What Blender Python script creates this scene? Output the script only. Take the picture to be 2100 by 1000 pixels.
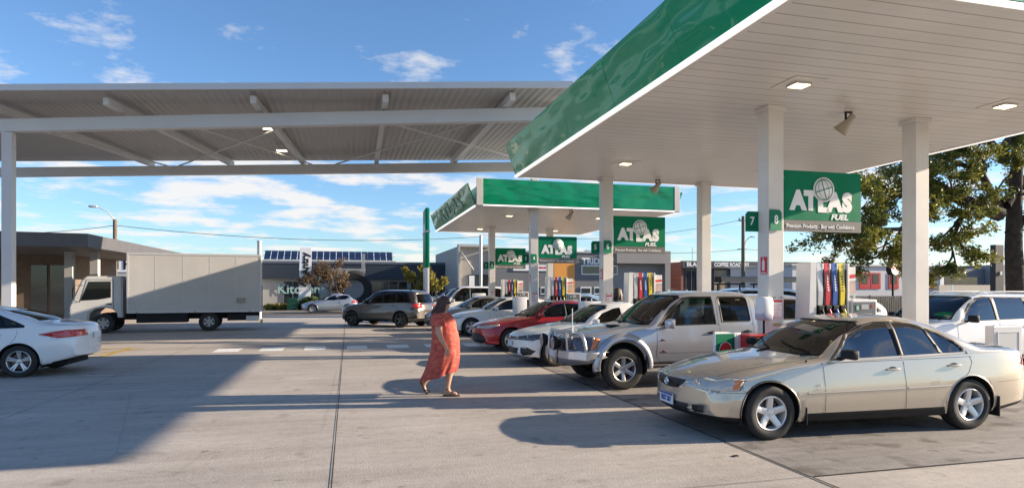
import bpy, bmesh, math, random
from math import sin, cos, pi, radians as rad
from mathutils import Vector, Matrix
from mathutils.bvhtree import BVHTree
random.seed(7)
sc = bpy.context.scene
for o in list(bpy.data.objects): bpy.data.objects.remove(o)

# ------------------------------------------------------------------ camera
YAW = 14.6
F = 1288.0                       # focal length of the photograph in its own pixels
cam_d = bpy.data.cameras.new('camera'); cam = bpy.data.objects.new('camera', cam_d)
sc.collection.objects.link(cam); sc.camera = cam
cam.location = (0, 0, 1.8); cam.rotation_euler = (rad(90), 0, rad(-YAW))
cam_d.sensor_width = 36; cam_d.lens = 36*F/2100; cam_d.shift_y = 90/2100
cam_d.clip_start = .05; cam_d.clip_end = 4000

# ------------------------------------------------------------------ light
SUN_EL = 17.8
SUN_AZ = -9.0                    # measured from +X towards +Y
sd = Vector((cos(rad(SUN_EL))*cos(rad(SUN_AZ)), cos(rad(SUN_EL))*sin(rad(SUN_AZ)), sin(rad(SUN_EL))))
sl = bpy.data.lights.new('sun', 'SUN'); sl.energy = 5.0; sl.angle = rad(.5); sl.color = (1, .83, .64)
so = bpy.data.objects.new('sun', sl); sc.collection.objects.link(so)
so.rotation_euler = (-sd).to_track_quat('-Z', 'Y').to_euler(); so.location = (30, -3, 12)
world = bpy.data.worlds.new("World"); sc.world = world; world.use_nodes = True
nt = world.node_tree; nt.nodes.clear()
N = nt.nodes.new; Lk = nt.links.new
wo = N('ShaderNodeOutputWorld'); bg = N('ShaderNodeBackground'); bg2 = N('ShaderNodeBackground')
sky = N('ShaderNodeTexSky'); sky.sky_type = 'NISHITA'; sky.sun_disc = False
sky.sun_elevation = rad(SUN_EL); sky.sun_rotation = rad(90 - SUN_AZ)
sky.altitude = 0; sky.air_density = 1.0; sky.dust_density = .3; sky.ozone_density = 5.0
Lk(sky.outputs[0], bg.inputs[0]); bg.inputs[1].default_value = .095
tc = N('ShaderNodeTexCoord'); sp = N('ShaderNodeSeparateXYZ'); Lk(tc.outputs['Generated'], sp.inputs[0])
def math_n(op, a, b=None):
    n = N('ShaderNodeMath'); n.operation = op
    for i, v in enumerate((a, b)):
        if v is None: continue
        if isinstance(v, (int, float)): n.inputs[i].default_value = v
        else: Lk(v, n.inputs[i])
    return n.outputs[0]
zz = math_n('MAXIMUM', sp.outputs[2], 0.0); den = math_n('ADD', zz, .10)
cx_ = math_n('DIVIDE', sp.outputs[0], den); cy_ = math_n('DIVIDE', sp.outputs[1], den)
cb = N('ShaderNodeCombineXYZ'); Lk(cx_, cb.inputs[0]); Lk(cy_, cb.inputs[1]); cb.inputs[2].default_value = 3.1
nz = N('ShaderNodeTexNoise'); nz.inputs['Scale'].default_value = 2.3; nz.inputs['Detail'].default_value = 7; nz.inputs['Roughness'].default_value = .58
Lk(cb.outputs[0], nz.inputs['Vector'])
nz2 = N('ShaderNodeTexNoise'); nz2.inputs['Scale'].default_value = .42; nz2.inputs['Detail'].default_value = 3
Lk(cb.outputs[0], nz2.inputs['Vector'])
mixv = math_n('ADD', math_n('MULTIPLY', nz.outputs[0], .7), math_n('MULTIPLY', nz2.outputs[0], .3))
# more cover near the horizon
cov = math_n('ADD', mixv, math_n('MULTIPLY', math_n('SUBTRACT', .38, math_n('MINIMUM', zz, .38)), .115))
rp = N('ShaderNodeValToRGB'); rp.color_ramp.elements[0].position = .525; rp.color_ramp.elements[1].position = .62
Lk(cov, rp.inputs[0])
bg2.inputs[0].default_value = (1.0, .955, .915, 1); bg2.inputs[1].default_value = .44
mx = N('ShaderNodeMixShader'); Lk(math_n('MULTIPLY', rp.outputs[0], .85), mx.inputs[0]); Lk(bg.outputs[0], mx.inputs[1]); Lk(bg2.outputs[0], mx.inputs[2])
Lk(mx.outputs[0], wo.inputs[0])
sc.view_settings.view_transform = 'Standard'; sc.view_settings.look = 'None'
sc.view_settings.exposure = 1.2; sc.view_settings.gamma = 1
sc.cycles.max_bounces = 8; sc.cycles.transparent_max_bounces = 24

# ------------------------------------------------------------------ places
CY, SY = cos(rad(YAW)), sin(rad(YAW))
def rr(px):
    t = (px-1050)/F
    return (t*CY+SY)/(CY-t*SY)
def WX(px, Y): return Y*rr(px)
def dep(X, Y): return SY*X+CY*Y
def WZ(py, X, Y): return 1.8+(590-py)/F*dep(X, Y)
def GD(px, py):                   # ground point seen at a place of the photograph
    d = F*1.8/(py-590); a = (px-1050)/F*d
    return Vector((a*CY+d*SY, -a*SY+d*CY, 0))

# ------------------------------------------------------------------ materials
MATS = {}
def mat(name, col=(.5, .5, .5), rough=.5, metal=0, coat=0, var=0, vscale=3, bump=0, bscale=20, emit=None, estr=0, col2=None, spec=.5, alpha=1, stretch=None, bdist=.01):
    if name in MATS: return MATS[name]
    m = bpy.data.materials.new(name); m.use_nodes = True; n = m.node_tree; p = n.nodes['Principled BSDF']
    p.inputs['Base Color'].default_value = (*col, 1); p.inputs['Roughness'].default_value = rough
    p.inputs['Metallic'].default_value = metal; p.inputs['Coat Weight'].default_value = coat; p.inputs['Coat Roughness'].default_value = .04
    p.inputs['Specular IOR Level'].default_value = spec
    if emit: p.inputs['Emission Color'].default_value = (*emit, 1); p.inputs['Emission Strength'].default_value = estr
    t = n.nodes.new('ShaderNodeTexCoord'); src = t.outputs['Object']
    if stretch:
        mp = n.nodes.new('ShaderNodeMapping'); mp.inputs['Scale'].default_value = stretch
        n.links.new(src, mp.inputs[0]); src = mp.outputs[0]
    if var:
        a = n.nodes.new('ShaderNodeTexNoise'); a.inputs['Scale'].default_value = vscale; a.inputs['Detail'].default_value = 6; a.inputs['Roughness'].default_value = .6
        n.links.new(src, a.inputs['Vector'])
        r = n.nodes.new('ShaderNodeValToRGB'); r.color_ramp.elements[0].position = .3; r.color_ramp.elements[1].position = .7
        c2 = col2 or tuple(c*(1-var) for c in col)
        r.color_ramp.elements[0].color = (*c2, 1); r.color_ramp.elements[1].color = (*[min(1, c*(1+var*.4)) if not col2 else c for c in col], 1)
        n.links.new(a.outputs[0], r.inputs[0]); n.links.new(r.outputs[0], p.inputs['Base Color'])
    if bump:
        a = n.nodes.new('ShaderNodeTexNoise'); a.inputs['Scale'].default_value = bscale; a.inputs['Detail'].default_value = 4
        n.links.new(src, a.inputs['Vector'])
        b = n.nodes.new('ShaderNodeBump'); b.inputs['Strength'].default_value = bump; b.inputs['Distance'].default_value = bdist
        n.links.new(a.outputs[0], b.inputs['Height']); n.links.new(b.outputs[0], p.inputs['Normal'])
    MATS[name] = m; return m
def paint(name, col, metal=.0, rough=.35):
    m = mat(name, col, rough, metal, 1.0, var=.05, vscale=2.5)
    return m
def glass(name, tint=(.55, .62, .6), ior=1.6):
    m = bpy.data.materials.new(name); m.use_nodes = True; n = m.node_tree; n.nodes.clear()
    o = n.nodes.new('ShaderNodeOutputMaterial'); tr = n.nodes.new('ShaderNodeBsdfTransparent'); gl = n.nodes.new('ShaderNodeBsdfGlossy')
    fr = n.nodes.new('ShaderNodeFresnel'); x = n.nodes.new('ShaderNodeMixShader')
    tr.inputs[0].default_value = (*tint, 1); gl.inputs['Roughness'].default_value = .015; fr.inputs[0].default_value = ior
    n.links.new(fr.outputs[0], x.inputs[0]); n.links.new(tr.outputs[0], x.inputs[1]); n.links.new(gl.outputs[0], x.inputs[2]); n.links.new(x.outputs[0], o.inputs[0])
    MATS[name] = m; return m
def two_tone(name, node, c1, c2, rough, **kw):
    pass
BLACK = mat('black_plastic', (.016, .016, .018), .55, var=.2, spec=.22)
RUBBER = mat('tyre_rubber', (.022, .021, .02), .75, var=.3, vscale=30, bump=.3, bscale=120)
DARK = mat('dark_interior', (.03, .03, .032), .8, var=.2)
UNDER = mat('underbody_black', (.012, .012, .012), .8, var=.2)
SEAT = mat('grey_seat_fabric', (.20, .195, .185), .9, var=.2, vscale=20)
CHROME = mat('chrome', (.75, .75, .76), .12, 1, var=.03)
ALLOY = mat('silver_alloy', (.62, .62, .62), .3, .75, .4, var=.04)
WHITE = mat('white_paint', (.74, .73, .71), .4, var=.05, vscale=1.5)
COLW = mat('white_column_cladding', (.72, .69, .64), .42, var=.10, vscale=1.6, bump=.05, bscale=3)
SIGNW = mat('sign_white', (.86, .86, .85), .4, var=.03)
GREY = mat('grey_metal', (.33, .33, .34), .4, .3, var=.1)
LGREY = mat('light_grey_metal', (.55, .55, .55), .4, .2, var=.06)
RED = mat('red_plastic', (.55, .02, .02), .35, var=.05, coat=.3)
TAIL = mat('red_lens', (.5, .01, .012), .15, coat=1, var=.05)
AMBER = mat('amber_lens', (.75, .2, .03), .2, coat=1, var=.1, vscale=30)
LENS = mat('headlamp_lens', (.50, .50, .47), .12, .1, 1, var=.12, vscale=9)
DLENS = mat('dark_headlamp_lens', (.10, .105, .12), .15, .2, .6, var=.6, vscale=18)
GLASS = glass('tinted_window_glass', (.26, .32, .34), 2.7)
CGLASS = glass('clear_windscreen_glass', (.66, .82, .74), 1.9)
GLASS2 = glass('dark_window_glass', (.12, .15, .16), 1.6)

# ------------------------------------------------------------------ mesh helpers
def meta(o, label=None, cat=None, group=None, kind=None):
    if label: o['label'] = label
    if cat: o['category'] = cat
    if group: o['group'] = group
    if kind: o['kind'] = kind
    return o
def link_mesh(name, me, parent=None):
    o = bpy.data.objects.new(name, me); sc.collection.objects.link(o)
    if parent: o.parent = parent
    return o
def fin(name, bm, mats, parent=None, smooth=None, loc=None, rot=None):
    """smooth: None flat, or angle in degrees below which edges are smooth"""
    if not isinstance(mats, (list, tuple)): mats = [mats]
    if smooth is not None:
        bm.normal_update()
        for f in bm.faces: f.smooth = True
        c = rad(smooth)
        for e in bm.edges:
            if len(e.link_faces) == 2: e.smooth = e.calc_face_angle(0) < c
    me = bpy.data.meshes.new(name); bm.to_mesh(me); bm.free()
    for m in mats: me.materials.append(m)
    o = link_mesh(name, me, parent)
    if loc is not None: o.location = loc
    if rot is not None: o.rotation_euler = rot
    return o
def fins(name, bm, mats, parent=None, smooth=None):
    """each loose piece becomes an object of its own"""
    seen = set(); bm.verts.ensure_lookup_table(); out = []
    for v0 in bm.verts:
        if v0 in seen: continue
        st = [v0]; isl = []; seen.add(v0)
        while st:
            v = st.pop(); isl.append(v)
            for e in v.link_edges:
                w = e.other_vert(v)
                if w not in seen: seen.add(w); st.append(w)
        b2 = bmesh.new(); mp = {v: b2.verts.new(v.co) for v in isl}
        for f in {f for v in isl for f in v.link_faces}:
            g = b2.faces.new([mp[v] for v in f.verts]); g.smooth = f.smooth; g.material_index = f.material_index
        out.append(fin(name, b2, mats, parent, smooth))
    bm.free(); return out
def empty(name, loc=(0, 0, 0), rz=0, label=None, cat=None, group=None, kind=None):
    o = bpy.data.objects.new(name, None); sc.collection.objects.link(o); o.location = loc; o.rotation_euler = (0, 0, rz)
    o.empty_display_size = .2
    return meta(o, label, cat, group, kind)
def kids(o): return [c for c in sc.collection.objects if c.parent == o]
def copy_tree(o, parent=None):
    c = o.copy(); sc.collection.objects.link(c)
    if parent: c.parent = parent
    for ch in kids(o): copy_tree(ch, c)
    return c
def box(bm, x0, x1, y0, y1, z0, z1, bev=0, mi=0, M=None):
    vs = [Vector((x, y, z)) for z in (z0, z1) for y in (y0, y1) for x in (x0, x1)]
    b2 = bmesh.new(); v = [b2.verts.new(p) for p in vs]
    for q in ((0, 2, 3, 1), (4, 5, 7, 6), (0, 1, 5, 4), (2, 6, 7, 3), (0, 4, 6, 2), (1, 3, 7, 5)): b2.faces.new([v[i] for i in q])
    if bev: bmesh.ops.bevel(b2, geom=b2.edges[:], offset=bev, segments=2, affect='EDGES', profile=.5)
    merge(bm, b2, mi, M)
def merge(bm, b2, mi=0, M=None):
    if M is not None: bmesh.ops.transform(b2, matrix=M, verts=b2.verts[:])
    mp = {v: bm.verts.new(v.co) for v in b2.verts}
    for f in b2.faces:
        try:
            g = bm.faces.new([mp[v] for v in f.verts]); g.material_index = mi if mi is not None else f.material_index; g.smooth = f.smooth
        except ValueError: pass
    b2.free()
def frame_of(d):
    d = d.normalized(); u = d.cross(Vector((0, 0, 1)))
    if u.length < 1e-3: u = Vector((1, 0, 0))
    u.normalize(); return u, u.cross(d).normalized()
def tube(bm, pts, r, seg=8, mi=0, cap=True):
    pts = [Vector(p) for p in pts]
    if isinstance(r, (int, float)): r = [r]*len(pts)
    rings = []
    u = None
    for i, p in enumerate(pts):
        d = (pts[min(i+1, len(pts)-1)]-pts[max(i-1, 0)])
        if d.length < 1e-9: d = Vector((0, 0, 1))
        if u is None: u, v = frame_of(d)
        else:
            dn = d.normalized(); u = (u-dn*u.dot(dn))
            if u.length < 1e-4: u, _ = frame_of(d)
            u.normalize()
        v = u.cross(d.normalized())
        rings.append([bm.verts.new(p+(u*cos(2*pi*k/seg)+v*sin(2*pi*k/seg))*r[i]) for k in range(seg)])
    for a, b in zip(rings, rings[1:]):
        for k in range(seg):
            f = bm.faces.new((a[k], a[(k+1) % seg], b[(k+1) % seg], b[k])); f.material_index = mi; f.smooth = True
    if cap:
        for q in (rings[0][::-1], rings[-1]):
            f = bm.faces.new(q); f.material_index = mi
def lathe(bm, prof, seg=24, axis='Z', mi=0, c=(0, 0, 0), a0=0, a1=2*pi):
    full = abs(a1-a0-2*pi) < 1e-6; n = seg if full else seg+1
    rings = []
    for r, h in prof:
        ring = []
        for k in range(n):
            a = a0+(a1-a0)*k/seg; x, y = r*cos(a), r*sin(a)
            p = {'Z': (x, y, h), 'Y': (x, h, y), 'X': (h, x, y)}[axis]
            ring.append(bm.verts.new((p[0]+c[0], p[1]+c[1], p[2]+c[2])))
        rings.append(ring)
    for a, b in zip(rings, rings[1:]):
        for k in range(n if full else n-1):
            try:
                f = bm.faces.new((a[k], a[(k+1) % n], b[(k+1) % n], b[k])); f.material_index = mi; f.smooth = True
            except ValueError: pass
    return rings
def disc(bm, c, r, axis, seg=20, mi=0, flip=False):
    vs = []
    for k in range(seg):
        a = 2*pi*k/seg; x, y = r*cos(a), r*sin(a)
        p = {'Z': (x, y, 0), 'Y': (x, 0, y), 'X': (0, x, y)}[axis]
        vs.append(bm.verts.new((c[0]+p[0], c[1]+p[1], c[2]+p[2])))
    f = bm.faces.new(vs[::-1] if flip else vs); f.material_index = mi
def prism(bm, poly, a0, a1, axis='Y', mi=0):
    """extrude a 2-D polygon between a0 and a1 along the axis"""
    def P(u, v, w): return {'Y': (u, w, v), 'X': (w, u, v), 'Z': (u, v, w)}[axis]
    A = [bm.verts.new(P(u, v, a0)) for u, v in poly]; B = [bm.verts.new(P(u, v, a1)) for u, v in poly]
    fs = [bm.faces.new(A), bm.faces.new(B[::-1])]
    n = len(poly)
    for i in range(n): fs.append(bm.faces.new((A[i], B[i], B[(i+1) % n], A[(i+1) % n])))
    for f in fs: f.material_index = mi
    bmesh.ops.recalc_face_normals(bm, faces=fs)
def NB(): return bmesh.new()
def boxo(name, x0, x1, y0, y1, z0, z1, m, parent=None, bev=0):
    b = NB(); box(b, x0, x1, y0, y1, z0, z1, bev); return fin(name, b, m, parent)
def text(name, s, size, m, parent=None, loc=(0, 0, 0), rot=(rad(90), 0, 0), bold=0, align='CENTER', sx=1, shear=0, ext=.004):
    cu = bpy.data.curves.new('txt', 'FONT'); cu.body = s; cu.size = size; cu.align_x = align; cu.align_y = 'CENTER'
    cu.offset = bold; cu.extrude = ext; cu.shear = shear; cu.resolution_u = 3
    t = bpy.data.objects.new('txt', cu); sc.collection.objects.link(t)
    bpy.context.view_layer.update()
    me = bpy.data.meshes.new_from_object(t.evaluated_get(bpy.context.evaluated_depsgraph_get()))
    bpy.data.objects.remove(t); bpy.data.curves.remove(cu)
    me.materials.clear(); me.materials.append(m); me.name = name
    for v in me.vertices: v.co.x *= sx
    o = link_mesh(name, me, parent); o.location = loc; o.rotation_euler = rot
    return o
def pchip(P):
    xs = [p[0] for p in P]; ys = [p[1] for p in P]; n = len(P)
    h = [xs[i+1]-xs[i] for i in range(n-1)]; dl = [(ys[i+1]-ys[i])/h[i] for i in range(n-1)]
    m = [0]*n; m[0] = dl[0]; m[-1] = dl[-1]
    for i in range(1, n-1):
        if dl[i-1]*dl[i] > 0:
            w1 = 2*h[i]+h[i-1]; w2 = h[i]+2*h[i-1]; m[i] = (w1+w2)/(w1/dl[i-1]+w2/dl[i])
    def f(x):
        if x <= xs[0]: return ys[0]
        if x >= xs[-1]: return ys[-1]
        i = 0
        while x > xs[i+1]: i += 1
        t = (x-xs[i])/h[i]
        return (2*t**3-3*t*t+1)*ys[i]+(t**3-2*t*t+t)*h[i]*m[i]+(-2*t**3+3*t*t)*ys[i+1]+(t**3-t*t)*h[i]*m[i+1]
    return f
# ------------------------------------------------------------------ cars
def clip(bm, faces, poly, ax='Y'):
    """cut the given faces along a convex polygon seen along an axis; returns the faces inside"""
    i0, i1 = {'Y': (0, 2), 'X': (1, 2), 'Z': (0, 1)}[ax]
    n = len(poly); cu = sum(p[0] for p in poly)/n; cv = sum(p[1] for p in poly)/n
    cand = list(faces)
    for k in range(n):
        a, b = poly[k], poly[(k+1) % n]
        e = (b[0]-a[0], b[1]-a[1]); nn = (-e[1], e[0])
        if (cu-a[0])*nn[0]+(cv-a[1])*nn[1] < 0: nn = (-nn[0], -nn[1])
        co = Vector((0, 0, 0)); no = Vector((0, 0, 0)); co[i0], co[i1] = a; no[i0], no[i1] = nn
        if no.length < 1e-9: continue
        no.normalize()
        cand = [f for f in cand if f.is_valid and max((v.co-co).dot(no) for v in f.verts) > 1e-6]
        if not cand: return []
        cut = [f for f in cand if min((v.co-co).dot(no) for v in f.verts) < -1e-6]
        keep = [f for f in cand if min((v.co-co).dot(no) for v in f.verts) >= -1e-6]
        if cut:
            es = {e for f in cut for e in f.edges}; vs = {v for f in cut for v in f.verts}
            r = bmesh.ops.bisect_plane(bm, geom=cut+list(es)+list(vs), dist=1e-6, plane_co=co, plane_no=no)
            fs = {g for g in r['geom'] if isinstance(g, bmesh.types.BMFace)} | {f for f in cut if f.is_valid}
            keep += [f for f in fs if f.is_valid and (f.calc_center_median()-co).dot(no) > 0]
        cand = list(set(keep))
    return cand
def extract(bm, faces, off=0):
    b2 = NB(); mp = {}
    for f in faces:
        vs = []
        for v in f.verts:
            if v not in mp: mp[v] = b2.verts.new(v.co+v.normal*off)
            vs.append(mp[v])
        try: b2.faces.new(vs)
        except ValueError: pass
    bmesh.ops.delete(bm, geom=faces, context='FACES')
    return b2
def circ(cx, cz, r, n=28, zmin=None):
    return [(cx+r*cos(2*pi*k/n), cz+r*sin(2*pi*k/n)) for k in range(n)]
def make_wheel(parent, x, y, side, R=.32, rim=.2, wd=.2, spokes=5, col=ALLOY, w0=.034, w1=.05, twin=False):
    w = empty('wheel', (x, y, R)); w.parent = parent
    if side > 0: w.rotation_euler = (0, 0, pi)
    h = wd/2; b = NB()
    lathe(b, [(rim-.005, h*.8), (rim+.01, h*.93), (R*.83, h), (R*.94, h*.93), (R*.985, h*.78), (R, h*.55), (R, .02), (R-.006, .018), (R-.006, -.018), (R, -.02), (R, -h*.55), (R*.985, -h*.78), (R*.94, -h*.93), (R*.83, -h), (rim+.01, -h*.93), (rim-.005, -h*.8)], 40, 'Y')
    bmesh.ops.recalc_face_normals(b, faces=b.faces[:])
    fin('tyre', b, RUBBER, w, 40)
    b = NB()
    lathe(b, [(rim+.004, -h*.84), (rim-.008, -h*.92), (rim-.018, -h*.86), (rim-.022, -h*.5), (rim-.03, h*.6)], 36, 'Y')
    for k in range(spokes):
        a = 2*pi*k/spokes+pi/2
        def sp(a, twof):
            u = Vector((cos(a), 0, sin(a))); t = Vector((-sin(a), 0, cos(a))); q = []
            for (r_, w_, yo, yi) in ((.03, w0, -h*.55, -h*.2), (rim*.55, w0*.9, -h*.72, -h*.35), (rim-.02, w1, -h*.84, -h*.5)):
                for (s, yy) in ((-1, yo+.006), (-.6, yo), (.6, yo), (1, yo+.006), (1, yi), (-1, yi)):
                    q.append(b.verts.new(u*r_+t*w_*s+Vector((0, yy, 0))))
            for j in (0, 6):
                for i in range(6): b.faces.new((q[j+i], q[j+(i+1) % 6], q[j+6+(i+1) % 6], q[j+6+i]))
        if twin:
            sp(a-.13, 1); sp(a+.13, 1)
        else: sp(a, 0)
    lathe(b, [(0.001, -h*.66), (.022, -h*.66), (.045, -h*.60), (.052, -h*.3)], 20, 'Y')
    for k in range(5):
        a = 2*pi*k/5+pi/2+pi/5
        lathe(b, [(.001, -h*.69), (.010, -h*.68), (.012, -h*.5)], 8, 'Y', 0, (.036*cos(a)*rim/.2, 0, .036*sin(a)*rim/.2))
    bmesh.ops.recalc_face_normals(b, faces=b.faces[:])
    r = fin('rim', b, col, w, 35)
    b = NB()
    lathe(b, [(0.001, -h*.15), (rim*.7, -h*.15), (rim*.7, 0), (0.001, 0)], 24, 'Y')
    fin('brake_disc', b, mat('brake_disc', (.16, .13, .11), .5, .6, var=.3), w, 30)
    b = NB(); disc(b, (0, .02, 0), rim, 'Y', 28); fin('wheel_back', b, UNDER, w)
    for k in range(0):
        a = 0
        lathe(b, [(0.001, -h*.64), (.009, -h*.63), (.010, -h*.4)], 8, 'Y', c=(.034*cos(a)*rim/.2*1.1, 0, .034*sin(a)*rim/.2*1.1))
    return w
def make_car(name, label, cat, S, loc, rz=0, group=None):
    root = empty(name, loc, rz, label, cat, group)
    L, W = S['L'], S['W']; top = pchip(S['top']); belt = pchip(S['belt']); bot = pchip(S['bot']); wid = pchip(S['wid']); bow = pchip(S['bow'])
    T = S.get('tilt', .2); roofh = S['H']; p = S.get('n', 7)
    xs = sorted({round(x, 4) for x in [0, .006, .02, .045, .08, .13, .19]+[L-v for v in (0, .006, .02, .045, .08, .13, .19)]+[.25+i*(L-.5)/58 for i in range(59)]})
    NP = 15
    def sect(x):
        w = W*wid(x); zt = top(x); zb = min(belt(x), zt-.015); z0 = bot(x); z0 = min(z0, zb-.05)
        h = zb-z0; o = [(0, z0), (w*.45, z0), (w*.82, z0), (w*.93, z0+.015), (w*.962, z0+.05*h+.01)]
        for t in (.16, .3, .45, .6, .74, .86, .95):
            y = w*(1-.05*(2*(t-.5))**2*(1 if t > .5 else .75)-(.012 if t > .62 else 0))
            o.append((y, z0+h*t))
        yb = w*.945-.006; o.append((yb, zb))
        k = max(0, min(1, (zt-zb-.08)/.32)); n = 2.3+(p-2.3)*k; ledge = .012*k
        o.append((yb-.012-ledge, zb+.004+.002*k))
        yb2 = yb-.012-ledge; hh = zt-zb-.006
        for i in range(1, NP+1):
            ph = pi/2*i/NP; c, s = cos(ph), sin(ph); ro = (abs(c)**n+abs(s)**n)**(-1/n)
            cx, cz = ro*c, ro*s
            if i == NP: cx, cz = 0, 1
            y = (yb2-T*k*cz*min(1, hh/.42))*cx
            z = zb+.006+hh*cz-.025*k*(cx**2)*cz
            o.append((max(0, y), z))
        return o
    bm = NB(); rows = []
    def bx(x, y): return x+bow(x)*(abs(y)/W)**2.2
    for x in xs:
        o = sect(x); m = len(o)-1; ring = []
        for j in range(-m, m+1):
            y, z = o[abs(j)]
            if j == -m: pass
            ring.append((x, (-1 if j < 0 else 1)*y, z))
        # ring runs top centre (y<0 side) .. bottom centre .. top centre; share the top vertex
        vs = [bm.verts.new((bx(x_, y_), y_, z_)) for x_, y_, z_ in ring[1:]]
        rows.append(vs)
    n = len(rows[0])
    for a, b in zip(rows, rows[1:]):
        for k in range(n): bm.faces.new((a[k], a[(k+1) % n], b[(k+1) % n], b[k]))
    for rw, x in ((rows[0], xs[0]), (rows[-1], xs[-1])):
        o = sect(x); m = len(o)-1
        grid = []
        for i in range(2, m+1):
            y, z = o[i]; line = []
            lv = rw[m-1-i] if i < m else rw[-1]; rv = rw[m-1+i]
            line.append(lv)
            if i < m:
                for q in range(1, 12):
                    yy = -y+2*y*q/12; line.append(bm.verts.new((bx(x, yy), yy, z)))
                line.append(rv)
            grid.append(line)
        for A, B in zip(grid, grid[1:]):
            if len(B) == 1:
                for q in range(12):
                    try: bm.faces.new((A[q], A[q+1], B[0]))
                    except ValueError: pass
            else:
                for q in range(12): bm.faces.new((A[q], A[q+1], B[q+1], B[q]))
    bmesh.ops.recalc_face_normals(bm, faces=bm.faces[:])
    bmesh.ops.holes_fill(bm, edges=[e for e in bm.edges if e.is_boundary])
    bmesh.ops.recalc_face_normals(bm, faces=bm.faces[:])
    if bm.calc_volume() < 0: bmesh.ops.reverse_faces(bm, faces=bm.faces[:])
    bm.normal_update()
    bvh = BVHTree.FromBMesh(bm)
    def sy(x, z, s=-1, d=0):
        h = bvh.ray_cast(Vector((x, s*3, z)), Vector((0, -s, 0)))
        return Vector((x, (h[0].y if h[0] else s*W)+s*d, z))
    def sx(y, z, d=0, back=False):
        h = bvh.ray_cast(Vector((L+3 if back else -3, y, z)), Vector((-1 if back else 1, 0, 0)))
        return Vector(((h[0].x if h[0] else 0)+(d if back else -d), y, z))
    def sz(x, y, d=0):
        h = bvh.ray_cast(Vector((x, y, 4)), Vector((0, 0, -1)))
        return Vector((x, y, (h[0].z if h[0] else 1)+d))
    R = S['R']; wh = S['wheels']; RA = S.get('RA', R+.055)
    C = lambda f: f.calc_center_median()
    # black lower skirt
    if 'skirt' in S:
        for poly in S['skirt']:
            for f in clip(bm, [f for f in bm.faces], poly): f.material_index = 1
    bm.normal_update()
    # arches
    for wx in wh:
        cz = S.get('AZ', R)
        fs = clip(bm, [f for f in bm.faces if abs(C(f).x-wx) < RA*1.7 and C(f).z < cz+RA*1.6 and abs(C(f).y) > W*.5], circ(wx, cz, RA))
        bmesh.ops.delete(bm, geom=fs, context='FACES')
        b = NB()
        for s in (-1, 1):
            yo = s*(W*.955); yi = s*(W-.34)
            rings = []
            for r_, y_ in ((RA+.012, yo), (RA+.012, yi), (.02, yi)):
                rings.append([b.verts.new((wx+r_*cos(a), y_, cz+r_*sin(a))) for a in [rad(-22+224*k/20) for k in range(21)]])
            for A, B in zip(rings, rings[1:]):
                for k in range(20): b.faces.new((A[k], A[k+1], B[k+1], B[k]))
        fins('wheel_well', b, UNDER, root, 50)
        b = NB()
        for s in (-1, 1):
            P = []
            for k in range(31):
                a = rad(-14+208*k/30); x, z = wx+RA*cos(a), cz+RA*sin(a)
                if z < bot(x)+.03: continue
                P.append(sy(x, z, s, S.get('lipd', -.004)))
            fl = S.get('flare', .011)
            if len(P) > 3: tube(b, P, fl, 6)
        fins('arch_lip', b, S.get('flare_mat', S['paint']), root, 60)
    # windows
    bm.normal_update()
    for kind, poly in S['side_win']:
        cand = [f for f in bm.faces if abs(f.normal.y) > .45 and C(f).z > .6]
        fs = clip(bm, cand, poly)
        if kind == 'frame':
            for f in fs: f.material_index = 1
        else:
            bm.normal_update()
            for s in (-1, 1):
                g = [f for f in fs if f.is_valid and C(f).y*s > 0]
                if g: fin('side_window', extract(bm, g, -.004), S.get('glass_'+kind, S.get('glass', GLASS)), root, 60)
        bm.normal_update()
    for nm, s in (('windscreen', -1), ('rear_window', 1)):
        if nm not in S: continue
        x0, x1, polys = S[nm]
        for i, poly in enumerate(polys):
            cand = [f for f in bm.faces if s*f.normal.x > .2 and x0 < C(f).x < x1 and C(f).z > .5]
            fs = clip(bm, cand, poly, 'X')
            if i == 0 and len(polys) > 1:
                for f in fs: f.material_index = 1
            else: fin(nm, extract(bm, fs, -.004), S.get('cglass', CGLASS) if s < 0 else S.get('glass', GLASS), root, 60)
            bm.normal_update()
    # lamps, grilles and the like
    for it in S.get('feat', []):
        nm, ax, poly, m_ = it[:4]; cond = it[4] if len(it) > 4 else (lambda c, n: True); off = it[5] if len(it) > 5 else .003
        polys = [poly]
        if ax == 'X' and S.get('mirror', True) and min(q[0] for q in poly)*max(q[0] for q in poly) > 0: polys.append([(-u, v) for u, v in poly])
        for po in polys:
            cand = [f for f in bm.faces if cond(C(f), f.normal)]
            fs = clip(bm, cand, po, ax)
            bm.normal_update()
            gs = [[f for f in fs if f.is_valid and C(f).y < 0], [f for f in fs if f.is_valid and C(f).y >= 0]] if ax == 'Y' else [fs]
            for g in gs:
                if g:
                    o = fin(nm, extract(bm, g, off), m_, root, 60)
                    sm = o.modifiers.new('thick', 'SOLIDIFY'); sm.thickness = .012; sm.offset = -1
            bm.normal_update()
    for f in bm.faces:
        if f.normal.z < -.8 and C(f).z < bot(C(f).x)+.03: f.material_index = 1
    body = fin('body', bm, [S['paint'], BLACK, DARK], root, 32)
    sm = body.modifiers.new('panel_thickness', 'SOLIDIFY'); sm.thickness = .022; sm.offset = -1; sm.material_offset = 2; sm.material_offset_rim = 1; sm.use_rim = True
    # shut lines
    b = NB()
    for ln in S.get('lines', []):
        for s in (-1, 1):
            P = []
            for (xa, za), (xb, zb_) in zip(ln, ln[1:]):
                k = max(2, int(math.hypot(xb-xa, zb_-za)/.05))
                for i in range(k+1):
                    t = i/k; P.append(sy(xa+(xb-xa)*t, za+(zb_-za)*t, s, -.0015))
            tube(b, P, .0042, 4)
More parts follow.
